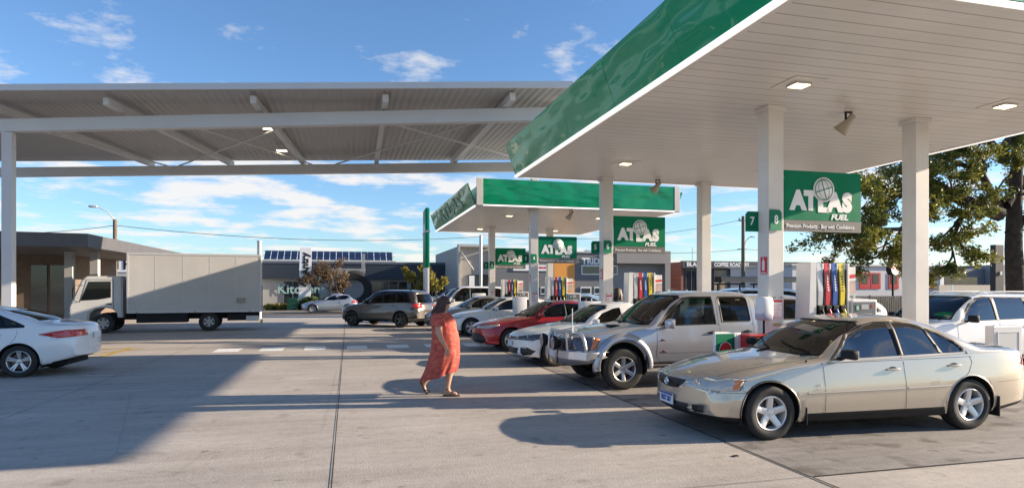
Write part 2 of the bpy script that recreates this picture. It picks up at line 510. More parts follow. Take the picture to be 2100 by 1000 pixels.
    for ln in S.get('top_lines', []):
        for s in (-1, 1):
            P = []
            for (xa, ya), (xb, yb_) in zip(ln, ln[1:]):
                k = max(2, int(math.hypot(xb-xa, yb_-ya)/.05))
                for i in range(k+1):
                    t = i/k; P.append(sz(xa+(xb-xa)*t, s*(ya+(yb_-ya)*t), -.0015))
            tube(b, P, .0042, 4)
    if b.verts: fins('panel_gap', b, BLACK, root, 60)
    else: b.free()
    for ln, r_, m_, nm in S.get('strips', []):
        for s in (-1, 1):
            b = NB(); P = []
            for (xa, za), (xb, zb_) in zip(ln, ln[1:]):
                k = max(2, int(math.hypot(xb-xa, zb_-za)/.08))
                for i in range(k+1): P.append(sy(xa+(xb-xa)*i/k, za+(zb_-za)*i/k, s, .001))
            tube(b, P, r_, 8); fin(nm, b, m_, root, 60)
    # handles, mirrors, wipers
    for (x, z) in S.get('handles', []):
        for s in (-1, 1):
            q = sy(x, z, s); b = NB()
            hm = S.get('handle_mat', S['paint'])
            lathe(b, [(.001, 0), (.052, .0), (.06, .004), (.06, -.001)], 16, 'Y', 1, (q.x, q.y if s < 0 else q.y, q.z))
            for v in b.verts: v.co.z = q.z+(v.co.z-q.z)*.55; v.co.y = q.y+s*.002
            box(b, q.x-.085, q.x+.085, q.y+s*.012, q.y+s*.032, q.z-.012, q.z+.014, .008)
            box(b, q.x-.085, q.x-.06, q.y-s*.01, q.y+s*.02, q.z-.012, q.z+.012, .003)
            box(b, q.x+.06, q.x+.085, q.y-s*.01, q.y+s*.02, q.z-.012, q.z+.012, .003)
            fin('door_handle', b, [hm, DARK], root, 40)
    if 'mirror_at' in S:
        x, z = S['mirror_at']; mw, mh = S.get('mirror_size', (.2, .13))
        for s in (-1, 1):
            q = sy(x, z, s); b = NB(); y0 = q.y
            box(b, -.06, .06, -mw/2, mw/2, -mh/2, mh/2, .035)
            for v in b.verts:
                t = (v.co.x+.06)/.12; v.co.y *= .78+.22*t; v.co.z *= .75+.25*t
            bmesh.ops.transform(b, matrix=Matrix.Translation((x-.02, y0+s*(.07+mw/2), z+.06)) @ Matrix.Rotation(rad(-8*s), 4, 'Z'), verts=b.verts[:])
            mo = fin('wing_mirror', b, S.get('mirror_mat', S['paint']), root, 50)
            b = NB(); tube(b, [(x+.02, y0-s*.02, z-.01), (x, y0+s*.04, z+.0), (x-.01, y0+s*.12, z+.03)], [.03, .024, .02], 8); fin('mirror_arm', b, BLACK, mo, 60)
            b = NB(); box(b, x+.034, x+.043, y0+s*(.07+mw*.08), y0+s*(.07+mw*.92), z+.02, z+.02+mh*.7, .003); fin('mirror_glass', b, CHROME, mo)
    if 'wiper' in S:
        x, z = S['wiper']
        for (ya, yb_) in ((-.62, -.02), (0, .58)):
            b = NB(); P = []
            for k in range(8):
                t = k/7; q = sx(ya+(yb_-ya)*t, z+.02+.09*t, .018); P.append(q)
            tube(b, P, .008, 5); tube(b, [P[0], sx(ya+.02, z-.02, .02)], .011, 5); fin('wiper', b, BLACK, root, 60)
    # underbody and cabin
    b = NB(); zc = S.get('floor', .22)
    box(b, .35, L-.35, -W*.6, W*.6, zc-.02, zc+.06); fin('underbody', b, UNDER, root)
    fx = S['seat']; zs = S.get('seatz', .5)
    for x in fx:
        for y in (-.38, .38):
            b = NB()
            box(b, x-.25, x+.27, y-.25, y+.25, zs-.18, zs, .05)
            box(b, -.07, .07, y-.25, y+.25, -.02, .56, .06, M=Matrix.Translation((x+.26, 0, zs-.03)) @ Matrix.Rotation(rad(16), 4, 'Y'))
            box(b, -.05, .05, y-.13, y+.13, .60, .78, .045, M=Matrix.Translation((x+.26, 0, zs-.03)) @ Matrix.Rotation(rad(14), 4, 'Y'))
    x, z = S['dash']; b = NB(); box(b, x, x+.38, -W*.78, W*.78, z-.25, z, .06)
    box(b, x+.2, L-.9, -W*.86, W*.86, zs-.3, zs-.2)
    fin('dashboard', b, DARK, root, 40)
    b = NB(); st = [(x+.42, .38+.185*cos(a), z-.03+.185*sin(a)) for a in [2*pi*k/20 for k in range(21)]]
    st = [(q[0]-(q[2]-z)*.4, q[1], q[2]) for q in st]; tube(b, st, .014, 6); tube(b, [(x+.4, .2, z-.03), (x+.4, .56, z-.03)], .02, 5); fin('steering_wheel', b, BLACK, root, 60)
    b = NB(); q = S.get('rvm')
    if q: box(b, q[0]-.015, q[0]+.015, -.12, .12, q[1]-.035, q[1]+.035, .01); fin('rear_view_mirror', b, BLACK, root)
    else: b.free()
    # wheels
    tw = S.get('track', W-.02); wk = S.get('wk', {})
    for wx in wh:
        for s in (-1, 1): make_wheel(root, wx, s*(tw-wk.get('wd', .2)/2), s, R=R, **wk)
    S['_'] = (sx, sy, sz)
    return root, sx, sy, sz
def plate(root, q, w, h, m, txt=None, col=None, tilt=0, back=False, mir=False):
    """number plate centred at q facing -X (or +X)"""
    s = 1 if back else -1
    b = NB(); box(b, q.x-.006, q.x+.006, q.y-w/2, q.y+w/2, q.z-h/2, q.z+h/2, .002); o = fin('number_plate', b, m, root)
    if txt: text('plate_text', txt, h*.62, col, o, (q.x+s*.009, q.y, q.z-h*.06), (rad(90), 0, rad(90 if back else -90)), .004, sx=.8, ext=.001)
    return o
PL_W = mat('plate_white', (.72, .75, .8), .4, var=.05); PL_B = mat('plate_blue', (.03, .08, .35), .4); PL_Y = mat('plate_text_dark', (.02, .03, .1), .5)
GRILLE = mat('black_grille_mesh', (.015, .015, .017), .35, bump=.8, bscale=60)
front = lambda c, n: c.x < 1.2 and n.x < -.2
# --- gold sedan in front
gold = mat('champagne_metallic_paint', (.60, .53, .425), .26, .6, 1.0, var=.04, vscale=1.5)
S1 = dict(L=4.88, W=.92, H=1.45, R=.322, RA=.375, wheels=[.89, 3.71], paint=gold, tilt=.20,
    top=[(0, .62), (.02, .665), (.08, .71), (.22, .765), (.6, .865), (1.0, .93), (1.42, .985), (1.75, 1.16), (2.1, 1.335), (2.4, 1.42), (2.8, 1.45), (3.08, 1.43), (3.42, 1.35), (3.77, 1.20), (4.07, 1.08), (4.4, 1.05), (4.72, 1.025), (4.83, .97), (4.88, .86)],
    belt=[(0, .54), (.1, .635), (.5, .72), (1.0, .83), (1.5, .885), (2.5, .92), (3.6, .955), (4.3, .97), (4.75, .95), (4.88, .80)],
    bot=[(0, .33), (.06, .25), (.3, .20), (.9, .185), (4.0, .185), (4.5, .24), (4.8, .30), (4.88, .42)],
    wid=[(0, .80), (.05, .86), (.15, .91), (.4, .96), (.9, .99), (1.6, 1), (3.6, 1), (4.2, .98), (4.6, .94), (4.8, .89), (4.88, .82)],
    bow=[(0, .34), (.5, .28), (1.4, .24), (2.1, .08), (2.8, 0), (3.5, -.08), (4.2, -.14), (4.88, -.24)],
    skirt=[[(1.36, .17), (3.36, .17), (3.30, .315), (1.36, .305)], [(0, .15), (.62, .15), (.62, .268), (0, .30)], [(4.1, .15), (4.9, .28), (4.9, .38), (4.1, .27)]],
    side_win=[('frame', [(1.70, .925), (3.66, .985), (3.67, 1.03), (3.56, 1.13), (3.38, 1.235), (3.16, 1.325), (2.85, 1.375), (2.55, 1.372), (2.32, 1.33), (2.05, 1.22)]),
              ('front', [(1.80, .945), (2.69, .958), (2.67, 1.358), (2.5, 1.35), (2.36, 1.318), (2.1, 1.21)]),
              ('rear', [(2.77, .96), (3.30, .975), (3.18, 1.292), (3.06, 1.335), (2.9, 1.355), (2.76, 1.357)]),
              ('quarter', [(3.35, .977), (3.61, .995), (3.61, 1.03), (3.50, 1.125), (3.35, 1.222), (3.23, 1.28)])],
    windscreen=(1.3, 2.6, [[(-.76, .965), (.76, .965), (.70, 1.10), (.60, 1.355), (.5, 1.378), (-.5, 1.378), (-.60, 1.355), (-.70, 1.10)], [(-.735, .99), (.735, .99), (.675, 1.12), (.58, 1.342), (.48, 1.362), (-.48, 1.362), (-.58, 1.342), (-.675, 1.12)]]),
    rear_window=(3.2, 4.3, [[(-.62, 1.10), (.62, 1.10), (.5, 1.36), (-.5, 1.36)]]),
    feat=[('headlight', 'Y', [(.0, .60), (.30, .585), (.50, .595), (.59, .715), (.45, .725), (.2, .71)], LENS, lambda c, n: c.x < .8 and abs(c.y) > .36 and n.x < -.05 and n.z < .85),
          ('grille', 'X', [(0, .54), (.22, .555), (.35, .635), (.345, .67), (0, .67), (-.345, .67), (-.35, .635), (-.22, .555)], GRILLE, front),
          ('air_intake', 'X', [(-.40, .30), (.40, .30), (.42, .385), (-.42, .385)], GRILLE, front),
          ('fog_lamp_recess', 'X', [(.49, .30), (.63, .31), (.64, .40), (.48, .385)], GRILLE, front),
          ('tail_light', 'Y', [(4.58, .80), (4.9, .78), (4.9, .99), (4.67, .99)], TAIL, lambda c, n: c.x > 4.3 and abs(c.y) > .4)],
    lines=[[(1.60, .90), (1.60, .27)], [(2.725, .94), (2.735, .27)], [(3.69, 1.0), (3.74, .86), (3.68, .74), (3.58, .66)], [(.62, .565), (.25, .565)], [(.62, .565), (.55, .59)], [(.59, .72), (.51, .592)], [(4.12, .60), (4.62, .62)], [(4.60, .80), (4.58, .62)], [(1.66, .89), (3.75, .93)]],
    top_lines=[[(.35, .62), (.8, .70), (1.35, .74), (1.62, .76)]],
    strips=[([(1.36, .545), (2.71, .565)], .013, gold, 'rub_strip'), ([(2.75, .566), (3.38, .578)], .013, gold, 'rub_strip')],
    handles=[(2.56, .80), (3.46, .825)], mirror_at=(1.86, .945), mirror_mat=BLACK, mirror_size=(.21, .13), wiper=(1.4, .985),
    seat=[2.35, 3.2], dash=(1.65, .95), rvm=(2.12, 1.29), glass=GLASS, wk=dict(rim=.205, wd=.215, spokes=5, w0=.042, w1=.034, col=mat('bright_alloy', (.72, .71, .69), .3, .35, .5, var=.03)))
root, sx, sy, sz = make_car('sedan', 'champagne gold sedan parked nearest the camera beside the pump island', 'car', S1, (3.985, 7.33, 0), rad(-3.0))
for s in (-1, 1):   # amber corner of the headlamps, on the lens
    b = NB(); bb = NB()
    P = [sy(x, z, s, .012) for x, z in ((.425, .603), (.49, .608), (.565, .708), (.475, .713))]
    f = b.faces.new([b.verts.new(p) for p in P]); b.normal_update()
    fin('indicator_lens', b, AMBER, root)
    b = NB()
    for zz_ in (.65,):
        lathe(b, [(.001, 0), (.05, .004), (.058, .02)], 16, 'X', 0, tuple(sx(s*.52, zz_, .002)))
    fin('headlamp_bulb', b, CHROME, root, 40)
b = NB()
for k in range(4):
    z = .570+k*.024; tube(b, [sx(-.30+.02*(3-k)+.6*t/8*(1-.02*0), z, .006) for t in range(9)], .005, 5)
fin('grille_bars', b, BLACK, root, 60)
b = NB(); q = sx(0, .612, .018); lathe(b, [(.001, -.004), (.03, -.004), (.036, 0), (.046, -.006), (.05, .006)], 24, 'X', 0, tuple(q))
tube(b, [(q.x-.008, q.y+.02*cos(a)*(1-.1*a), q.z+.022*sin(a)) for a in [k*.5 for k in range(11)]], .004, 5); fin('badge', b, CHROME, root, 50)
q = sx(.0, .40, .02); pl = plate(root, q, .37, .135, PL_W, '1BZT 267', PL_B)
boxo('plate_band', q.x-.0075, q.x-.0055, q.y-.182, q.y+.182, q.z+.040, q.z+.066, PL_B, pl)
b = NB()
for (x, z) in ((1.50, .63), (1.53, .63)): 
    q = sy(x, z, -1, .002); box(b, x-.012, x+.012, q.y-.003, q.y+.003, z-.02, z+.02, .002)
q = sy(1.51, .585, -1, .002); box(b, 1.47, 1.56, q.y-.003, q.y+.003, .585, .597, .001)
fins('fender_badge', b, CHROME, root)
for s in (-1, 1):
    b = NB(); box(b, 1.335, 1.35, s*(.80), s*(.92), .17, .38, .005); fin('mud_flap', b, BLACK, root)
    b = NB(); box(b, 4.12, 4.14, s*(.76), s*(.915), .16, .42, .005); fin('mud_flap', b, BLACK, root)
b = NB(); tube(b, [sz(1.42, -.80, 0), sz(1.42, -.80, .02)+Vector((.0, 0, 0))], .012, 8); fin('washer_nozzle', b, BLACK, root)

# --- silver utility truck with bullbar
silver = mat('silver_metallic_paint', (.43, .455, .495), .28, .55, 1.0, var=.04, vscale=1.5)
barm = mat('bare_aluminium_bar', (.62, .62, .62), .32, .8, var=.08, vscale=6)
S2 = dict(L=5.1, W=.90, H=1.74, R=.37, RA=.45, AZ=.42, wheels=[.92, 3.97], paint=silver, tilt=.15, n=8,
    top=[(0, .84), (.03, .91), (.12, .97), (.4, 1.03), (.9, 1.10), (1.32, 1.155), (1.6, 1.36), (1.9, 1.58), (2.15, 1.69), (2.5, 1.74), (3.2, 1.745), (3.6, 1.72), (3.7, 1.69), (4.4, 1.68), (4.95, 1.62), (5.06, 1.4), (5.1, 1.0)],
    belt=[(0, .78), (.3, .93), (1.0, 1.01), (1.5, 1.07), (2.4, 1.10), (3.6, 1.11), (5.0, 1.10), (5.1, .95)],
    bot=[(0, .55), (.2, .50), (.5, .46), (1.2, .42), (3.5, .42), (4.6, .46), (5.1, .55)],
    wid=[(0, .84), (.1, .92), (.4, .97), (1, 1), (4.6, 1), (5.0, .97), (5.1, .92)],
    bow=[(0, .14), (.5, .12), (1.3, .13), (2.0, .05), (2.6, 0), (4.4, -.02), (5.1, -.06)],
    skirt=[[(1.42, .40), (3.45, .40), (3.45, .45), (1.42, .45)]],
    side_win=[('frame', [(1.60, 1.105), (2.82, 1.125), (2.80, 1.645), (2.38, 1.645), (2.2, 1.62), (1.93, 1.44)]),
              ('front', [(1.68, 1.125), (2.79, 1.14), (2.775, 1.625), (2.40, 1.622), (2.23, 1.595), (1.96, 1.40)]),
              ('frame', [(2.92, 1.16), (3.52, 1.165), (3.56, 1.20), (3.535, 1.60), (3.49, 1.645), (2.94, 1.645), (2.90, 1.62)]),
              ('rear', [(2.96, 1.185), (3.50, 1.19), (3.53, 1.22), (3.51, 1.585), (3.47, 1.62), (2.97, 1.62), (2.94, 1.6)]),
              ('frame', [(3.82, 1.18), (4.85, 1.19), (4.80, 1.58), (3.84, 1.60)]), ('rear', [(3.85, 1.21), (4.81, 1.22), (4.77, 1.56), (3.87, 1.575)])],
    glass_rear=GLASS2, glass=CGLASS,
    windscreen=(1.2, 2.4, [[(-.76, 1.13), (.76, 1.13), (.63, 1.62), (.55, 1.665), (-.55, 1.665), (-.63, 1.62)], [(-.72, 1.165), (.72, 1.165), (.60, 1.60), (.52, 1.64), (-.52, 1.64), (-.60, 1.60)]]),
    feat=[('headlight', 'Y', [(.0, .70), (.30, .70), (.40, .93), (.15, .93), (.0, .88)], DLENS, lambda c, n: c.x < .5 and abs(c.y) > .42),
          ('indicator', 'Y', [(.305, .70), (.42, .74), (.50, .90), (.405, .93)], AMBER, lambda c, n: c.x < .7 and abs(c.y) > .42),
          ('grille', 'X', [(-.40, .66), (.40, .66), (.42, .88), (-.42, .88)], GRILLE, front)],
    lines=[[(1.60, 1.09), (1.56, .6), (1.62, .47)], [(2.87, 1.65), (2.86, .47)], [(1.6, .63), (3.55, .63)], [(3.58, 1.64), (3.60, 1.15), (3.55, .75), (3.45, .62)], [(3.70, 1.64), (3.70, .50)], [(3.70, 1.13), (5.0, 1.13)], [(1.62, .47), (3.42, .47)]],
    top_lines=[[(.3, .60), (.8, .66), (1.5, .72)]],
    flare=.032, lipd=.012, handles=[(2.70, .98), (3.44, .99)], handle_mat=BLACK, mirror_at=(1.78, 1.10), mirror_mat=mat('chrome_mirror_shell', (.55, .55, .58), .25, .6, 1, var=.03), mirror_size=(.22, .19), wiper=(1.4, 1.16),
    seat=[2.2, 3.0], seatz=.80, dash=(1.6, 1.12), rvm=(2.0, 1.53), floor=.42, track=.93,
    wk=dict(rim=.225, wd=.26, spokes=6, w0=.035, w1=.034, col=ALLOY))
root, sx, sy, sz = make_car('utility_truck', 'silver lifted double cab ute with aluminium bull bar and driving lights', 'ute', S2, (3.78, 11.12, 0), 0)
for s in (-1, 1):  # flared guards
    for wx in S2['wheels']:
        b = NB(); rings = []
        for k in range(25):
            a = rad(-8+196*k/24); ring = []
            for r_, y_ in ((.455, .90), (.462, .955), (.50, .965), (.56, .925), (.585, .885)):
                x, z = wx+r_*cos(a), .42+r_*sin(a); yy = y_
                ring.append(b.verts.new((x, s*yy, z)))
            rings.append(ring)
        for A, B in zip(rings, rings[1:]):
            for i in range(4): b.faces.new((A[i], A[i+1], B[i+1], B[i]))
        bmesh.ops.recalc_face_normals(b, faces=b.faces[:])
        o = fin('flared_guard', b, silver, root, 50); sm = o.modifiers.new('t', 'SOLIDIFY'); sm.thickness = .01
    b = NB(); box(b, 1.33, 1.35, s*.72, s*.95, .30, .60, .01); fin('mud_flap', b, BLACK, root)
b = NB(); box(b, 1.45, 3.5, -.93, -.80, .37, .41, .01); box(b, 1.45, 3.5, .80, .93, .37, .41, .01); fin('side_step', b, BLACK, root)
# bull bar
bar = boxo('bull_bar', -.02, .0, -.4, .4, .40, .41, barm, root); bar.location.x = .11
b = NB()
for z0, z1, xo in ((.43, .68, -.20),):
    pts = [(.44, -.96), (.10, -.93), (-.13, -.66), (-.20, -.45), (-.20, .45), (-.13, .66), (.10, .93), (.44, .96)]
    lo = [b.verts.new((x+.05, y*.97, z0+(.16 if i in (0, 7) else .05 if i in (1, 6) else 0))) for i, (x, y) in enumerate(pts)]
    md = [b.verts.new((x-.01, y, z0+.12+(.07 if i in (0, 7) else 0))) for i, (x, y) in enumerate(pts)]
    hi = [b.verts.new((x, y, z1)) for x, y in pts]
    hb = [b.verts.new((x+.16, y*.86, z1)) for x, y in pts]
    for A, B in ((lo, md), (md, hi), (hi, hb)):
        for i in range(7): b.faces.new((A[i], A[i+1], B[i+1], B[i]))
bmesh.ops.recalc_face_normals(b, faces=b.faces[:]); o = fin('bumper_channel', b, barm, bar, 20); sm = o.modifiers.new('t', 'SOLIDIFY'); sm.thickness = .012
b = NB()
for s in (-1, 1):
    tube(b, [(-.08, s*.22, .42), (-.22, s*.22, .60), (-.20, s*.22, .92), (-.14, s*.22, .98), (.02, s*.22, 1.0)][:4], .032, 10)
    tube(b, [(.12, s*.86, .68), (.08, s*.86, .88), (.06, s*.83, .96), (.03, s*.76, 1.0), (-.05, s*.5, 1.005), (-.10, s*.25, 1.005), (-.12, s*.0, 1.005)], .03, 10)
    tube(b, [(-.08, s*.46, .68), (-.10, s*.46, .90), (-.09, s*.46, 1.0)], .028, 10)
tube(b, [(-.2, -.24, .82), (-.2, .24, .82)], .022, 8)
fin('bar_tubes', b, barm, bar, 60)
for y in (-.33, -.05, .33)[:3:2]:
    b = NB(); lathe(b, [(.001, -.07), (.105, -.065), (.125, -.05), (.13, -.03), (.11, .03), (.06, .08), (.001, .09)], 22, 'X', 0, (-.26, y, .81)); dl = fin('driving_light', b, BLACK, bar, 50)
    b = NB(); lathe(b, [(.001, -.082), (.07, -.078), (.108, -.066)], 22, 'X', 0, (-.26, y, .81)); fin('lamp_lens', b, mat('dull_lamp_cover', (.20, .19, .19), .2, 0, 1, var=.2), dl, 50)
b = NB(); tube(b, [(-.05, -.62, .99), (-.05, -.62, 1.12)], .014, 6); tube(b, [(-.05, -.62, 1.12), (-.055, -.63, 1.44)], .008, 6); fin('aerial', b, SIGNW, bar, 60)
plate(root, Vector((-.105, 0, .60)), .34, .12, PL_W)
b = NB(); box(b, -.215, -.2, -.27, -.23, .42, .70, .004); box(b, -.215, -.2, .23, .27, .42, .70, .004); fins('bar_clamp', b, BLACK, bar)
b = NB(); q = sz(.95, -.35, .0); box(b, q.x-.10, q.x+.10, q.y-.09, q.y+.09, q.z-.01, q.z+.022, .01); fin('bonnet_scoop', b, BLACK, root)
b = NB()
for x, z in ((1.68, .86), (1.69, .66)):
    q = sy(x, z, -1); prism(b, [(x-.07, z-.012), (x+.07, z-.012), (x+.02, z+.012), (x, z+.025), (x-.02, z+.012)], q.y-.004, q.y+.004)
fins('door_badge', b, CHROME, root)
b = NB(); box(b, 1.0, 4.6, -.35, .35, .36, .46); tube(b, [(.92, -.8, .37), (.92, .8, .37)], .05, 8); tube(b, [(3.97, -.8, .37), (3.97, .8, .37)], .05, 8); fin('chassis', b, UNDER, root)
# ------------------------------------------------------------------ ground
def sheet(name, x0, x1, y0, y1, z, m, kind='structure', th=.0):
    b = NB(); f = b.faces.new([b.verts.new(p) for p in ((x0, y0, z), (x1, y0, z), (x1, y1, z), (x0, y1, z))]); o = fin(name, b, m); return meta(o, kind=kind)
def concrete(name, c1, c2, bumpy=.25, wear=0):
    m = bpy.data.materials.new(name); m.use_nodes = True; n = m.node_tree; p = n.nodes['Principled BSDF']
    t = n.nodes.new('ShaderNodeTexCoord')
    def noise(s, d, r=.6, vec=None):
        a = n.nodes.new('ShaderNodeTexNoise'); a.inputs['Scale'].default_value = s; a.inputs['Detail'].default_value = d; a.inputs['Roughness'].default_value = r
        n.links.new(vec or t.outputs['Object'], a.inputs['Vector']); return a.outputs[0]
    def ramp(src, p0, p1, a, b_):
        r = n.nodes.new('ShaderNodeValToRGB'); r.color_ramp.elements[0].position = p0; r.color_ramp.elements[1].position = p1
        r.color_ramp.elements[0].color = (*a, 1); r.color_ramp.elements[1].color = (*b_, 1); n.links.new(src, r.inputs[0]); return r.outputs[0]
    def mul(a, b_, f=1):
        x = n.nodes.new('ShaderNodeMix'); x.data_type = 'RGBA'; x.blend_type = 'MULTIPLY'; x.inputs[0].default_value = f
        n.links.new(a, x.inputs[6]); n.links.new(b_, x.inputs[7]); return x.outputs[2]
    base = ramp(noise(.35, 8, .62), .32, .68, c2, c1)
    fine = ramp(noise(9, 6, .7), .3, .7, (.80, .80, .80), (1, 1, 1))
    mp = n.nodes.new('ShaderNodeMapping'); mp.inputs['Scale'].default_value = (.25, 2.2, 1); n.links.new(t.outputs['Object'], mp.inputs[0])
    streak = ramp(noise(1.2, 6, .65, mp.outputs[0]), .35, .6, (.84-wear, .83-wear, .82-wear), (1, 1, 1))
    spots = ramp(noise(2.6, 3, .5), .62-wear*.4, .74-wear*.4, (1, 1, 1), (.70-wear, .68-wear, .66-wear))
    vo = n.nodes.new('ShaderNodeTexVoronoi'); vo.feature = 'DISTANCE_TO_EDGE'; vo.inputs['Scale'].default_value = .22; n.links.new(t.outputs['Object'], vo.inputs['Vector'])
    wa = n.nodes.new('ShaderNodeMix'); wa.data_type = 'VECTOR'; wa.inputs[0].default_value = .06
    nc = n.nodes.new('ShaderNodeTexNoise'); nc.inputs['Scale'].default_value = 2; nc.inputs['Detail'].default_value = 4; n.links.new(t.outputs['Object'], nc.inputs['Vector']); n.links.new(t.outputs['Object'], wa.inputs[4]); n.links.new(nc.outputs[1], wa.inputs[5]); n.links.new(wa.outputs[1], vo.inputs['Vector'])
    crack = ramp(vo.outputs[0], .0004, .0012, (.86, .85, .84), (1, 1, 1))
    drips = ramp(noise(5.5, 2, .4), .70, .76, (1, 1, 1), (.62, .60, .58))
    c = mul(mul(mul(mul(mul(base, fine), streak), spots), crack), drips)
    n.links.new(c, p.inputs['Base Color'])
    r = n.nodes.new('ShaderNodeMapRange'); r.inputs['To Min'].default_value = .62; r.inputs['To Max'].default_value = .9; n.links.new(noise(1.3, 5), r.inputs[0]); n.links.new(r.outputs[0], p.inputs['Roughness'])
    mp2 = n.nodes.new('ShaderNodeMapping'); mp2.inputs['Scale'].default_value = (3, 26, 1); mp2.inputs['Rotation'].default_value = (0, 0, .1); n.links.new(t.outputs['Object'], mp2.inputs[0])
    b = n.nodes.new('ShaderNodeBump'); b.inputs['Strength'].default_value = bumpy; b.inputs['Distance'].default_value = .02
    ad = n.nodes.new('ShaderNodeMath'); ad.operation = 'ADD'; n.links.new(noise(40, 4), ad.inputs[0]); n.links.new(noise(1.0, 3, .6, mp2.outputs[0]), ad.inputs[1])
    n.links.new(ad.outputs[0], b.inputs['Height']); n.links.new(b.outputs[0], p.inputs['Normal'])
    return m
CONC = concrete('broom_finished_concrete', (.53, .48, .42), (.40, .36, .315))
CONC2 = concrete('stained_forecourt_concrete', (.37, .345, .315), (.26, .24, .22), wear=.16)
ASPH = mat('road_asphalt', (.085, .083, .08), .85, var=.3, vscale=2, bump=.3, bscale=60)
JOINT = mat('joint_sealant', (.035, .033, .03), .8, var=.3, vscale=8)
GRASS = mat('dry_grass_ground', (.16, .17, .07), .95, var=.5, vscale=.6, col2=(.09, .085, .05))
KERB = mat('kerb_concrete', (.36, .34, .31), .85, var=.25, vscale=4)
sheet('ground', -1500, 1500, -1500, 2500, -.14, mat('distant_ground', (.16, .15, .12), .95, var=.3, vscale=.05))
b = NB(); box(b, -45, 60, -14, 43, -.4, 0); meta(fin('forecourt', b, CONC), kind='structure')
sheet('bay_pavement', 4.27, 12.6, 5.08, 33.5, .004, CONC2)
b = NB()
def strip(b, x0, y0, x1, y1, w=.022, z=.008):
    d = Vector((x1-x0, y1-y0, 0)).normalized(); s = Vector((-d.y, d.x, 0))*w/2
    n = max(1, int(math.hypot(x1-x0, y1-y0)/1.2)); pr = None
    for i in range(n+1):
        t = i/n; c = Vector((x0+(x1-x0)*t, y0+(y1-y0)*t, z)); k = 1+random.uniform(-.25, .3); q = (b.verts.new(c-s*k), b.verts.new(c+s*k))
        if pr: b.faces.new((pr[0], q[0], q[1], pr[1]))
        pr = q
strip(b, -.15, -2, -.15, 42, .014); strip(b, 4.26, -2, 4.26, 42, .024); strip(b, -4.6, -2, -4.6, 42, .009); strip(b, -9, -2, -9, 42, .009)
strip(b, 12.62, -2, 12.62, 42, .014)
for y in (5.07,): strip(b, 4.3, y, 30, y, .018, .0085)
for y in (5.07, 10.6, 33.6): strip(b, -20, y, 4.2, y, .009)
for y in (12.0, 19.1, 26.0): strip(b, 4.3, y, 12.6, y, .014, .009)
strip(b, 8.45, -2, 8.45, 5.0, .02)
meta(fin('pavement_joints', b, JOINT), kind='structure')
# small dark item on the concrete
p = GD(1508, 935); b = NB(); box(b, -.035, .035, -.02, .02, .0, .012, .004); o = fin('drain_marker', b, BLACK, None, None, (p.x, p.y, .001), (0, 0, .2)); meta(o, 'small black plastic cap lying on the concrete before the gold sedan', 'debris')
# painted crossing blocks and parking paint
PW = mat('worn_white_road_paint', (.80, .79, .75), .6, var=.22, vscale=7); PYl = mat('worn_yellow_paint', (.50, .32, .03), .75, var=.5, vscale=5); PBl = mat('worn_blue_paint', (.03, .14, .32), .75, var=.3, vscale=5)
b = NB()
for x0, x1 in ((440, 493), (533, 582), (624, 668), (711, 753), (793, 838), (872, 905), (952, 980)):
    a = GD(x0, 716.5-(x0-440)*.0135); c = GD(x1, 716.5-(x0-440)*.0135)
    Y0 = 19.55; X0 = WX(x0, Y0); X1 = WX(x1, Y0)
    b.faces.new([b.verts.new(q) for q in ((X0, Y0-.5, .006), (X1, Y0-.5, .006), (X1, Y0+.6, .006), (X0, Y0+.6, .006))])
meta(fin('crossing_blocks', b, PW), kind='structure')
b = NB()
for (x0, x1, y0, y1) in ((-11.3, -6.2, 20.9, 21.05), (-10.9, -6.2, 18.55, 18.7), (-6.35, -6.2, 18.7, 20.9)):
    b.faces.new([b.verts.new(q) for q in ((x0, y0, .006), (x1, y0, .006), (x1, y1, .006), (x0, y1, .006))])
for k in range(5):
    x = -11+k*.95; b.faces.new([b.verts.new(q) for q in ((x, 18.75, .0061), (x+.16, 18.75, .0061), (x+1.4, 20.85, .0061), (x+1.24, 20.85, .0061))])
meta(fin('yellow_bay_hatching', b, PYl), kind='structure')
b = NB()
for (x, y) in ((-8.7, 22.7), (-9.0, 16.6)):
    b.faces.new([b.verts.new(q) for q in ((x-.8, y-.6, .006), (x+.8, y-.6, .006), (x+.8, y+.6, .006), (x-.8, y+.6, .006))])
meta(fin('blue_bay_symbol', b, PBl), kind='structure')
b = NB()
for (x, y) in ((-8.7, 22.7), (-9.0, 16.6)):
    lathe(b, [(.24, .009), (.30, .009)], 18, 'Z', 0, (x-.05, y-.12, 0)); strip(b, x-.1, y, x-.1, y+.4, .07, .0095); strip(b, x-.1, y-.05, x+.3, y-.1, .07, .0097); disc(b, (x-.1, y+.46, .0095), .07, 'Z', 10)
meta(fin('bay_symbol_paint', b, PW), kind='structure')
b = NB()
for y in (14.9, 13.1): strip(b, -20, y, -4.7, y-.25, .05, .006)
meta(fin('bay_lines', b, PW), kind='structure')
# street beyond
b = NB(); f = b.faces.new([b.verts.new(q) for q in ((-200, 43, -.1), (200, 43, -.1), (200, 52, -.1), (-200, 52, -.1))]); meta(fin('road', b, ASPH), kind='structure')
b = NB(); box(b, -200, 200, 52, 52.25, -.3, .03, .02); meta(fin('far_kerb', b, KERB), kind='structure')
b = NB(); box(b, -200, 12, 52.25, 55, -.3, .012); meta(fin('verge', b, GRASS), kind='structure')
b = NB(); box(b, -200, 300, 55, 63.9, -.3, .0); box(b, 12, 300, 52.25, 55, -.3, .0); meta(fin('parking_pavement', b, mat('old_asphalt', (.16, .155, .15), .9, var=.3, vscale=1)), kind='structure')

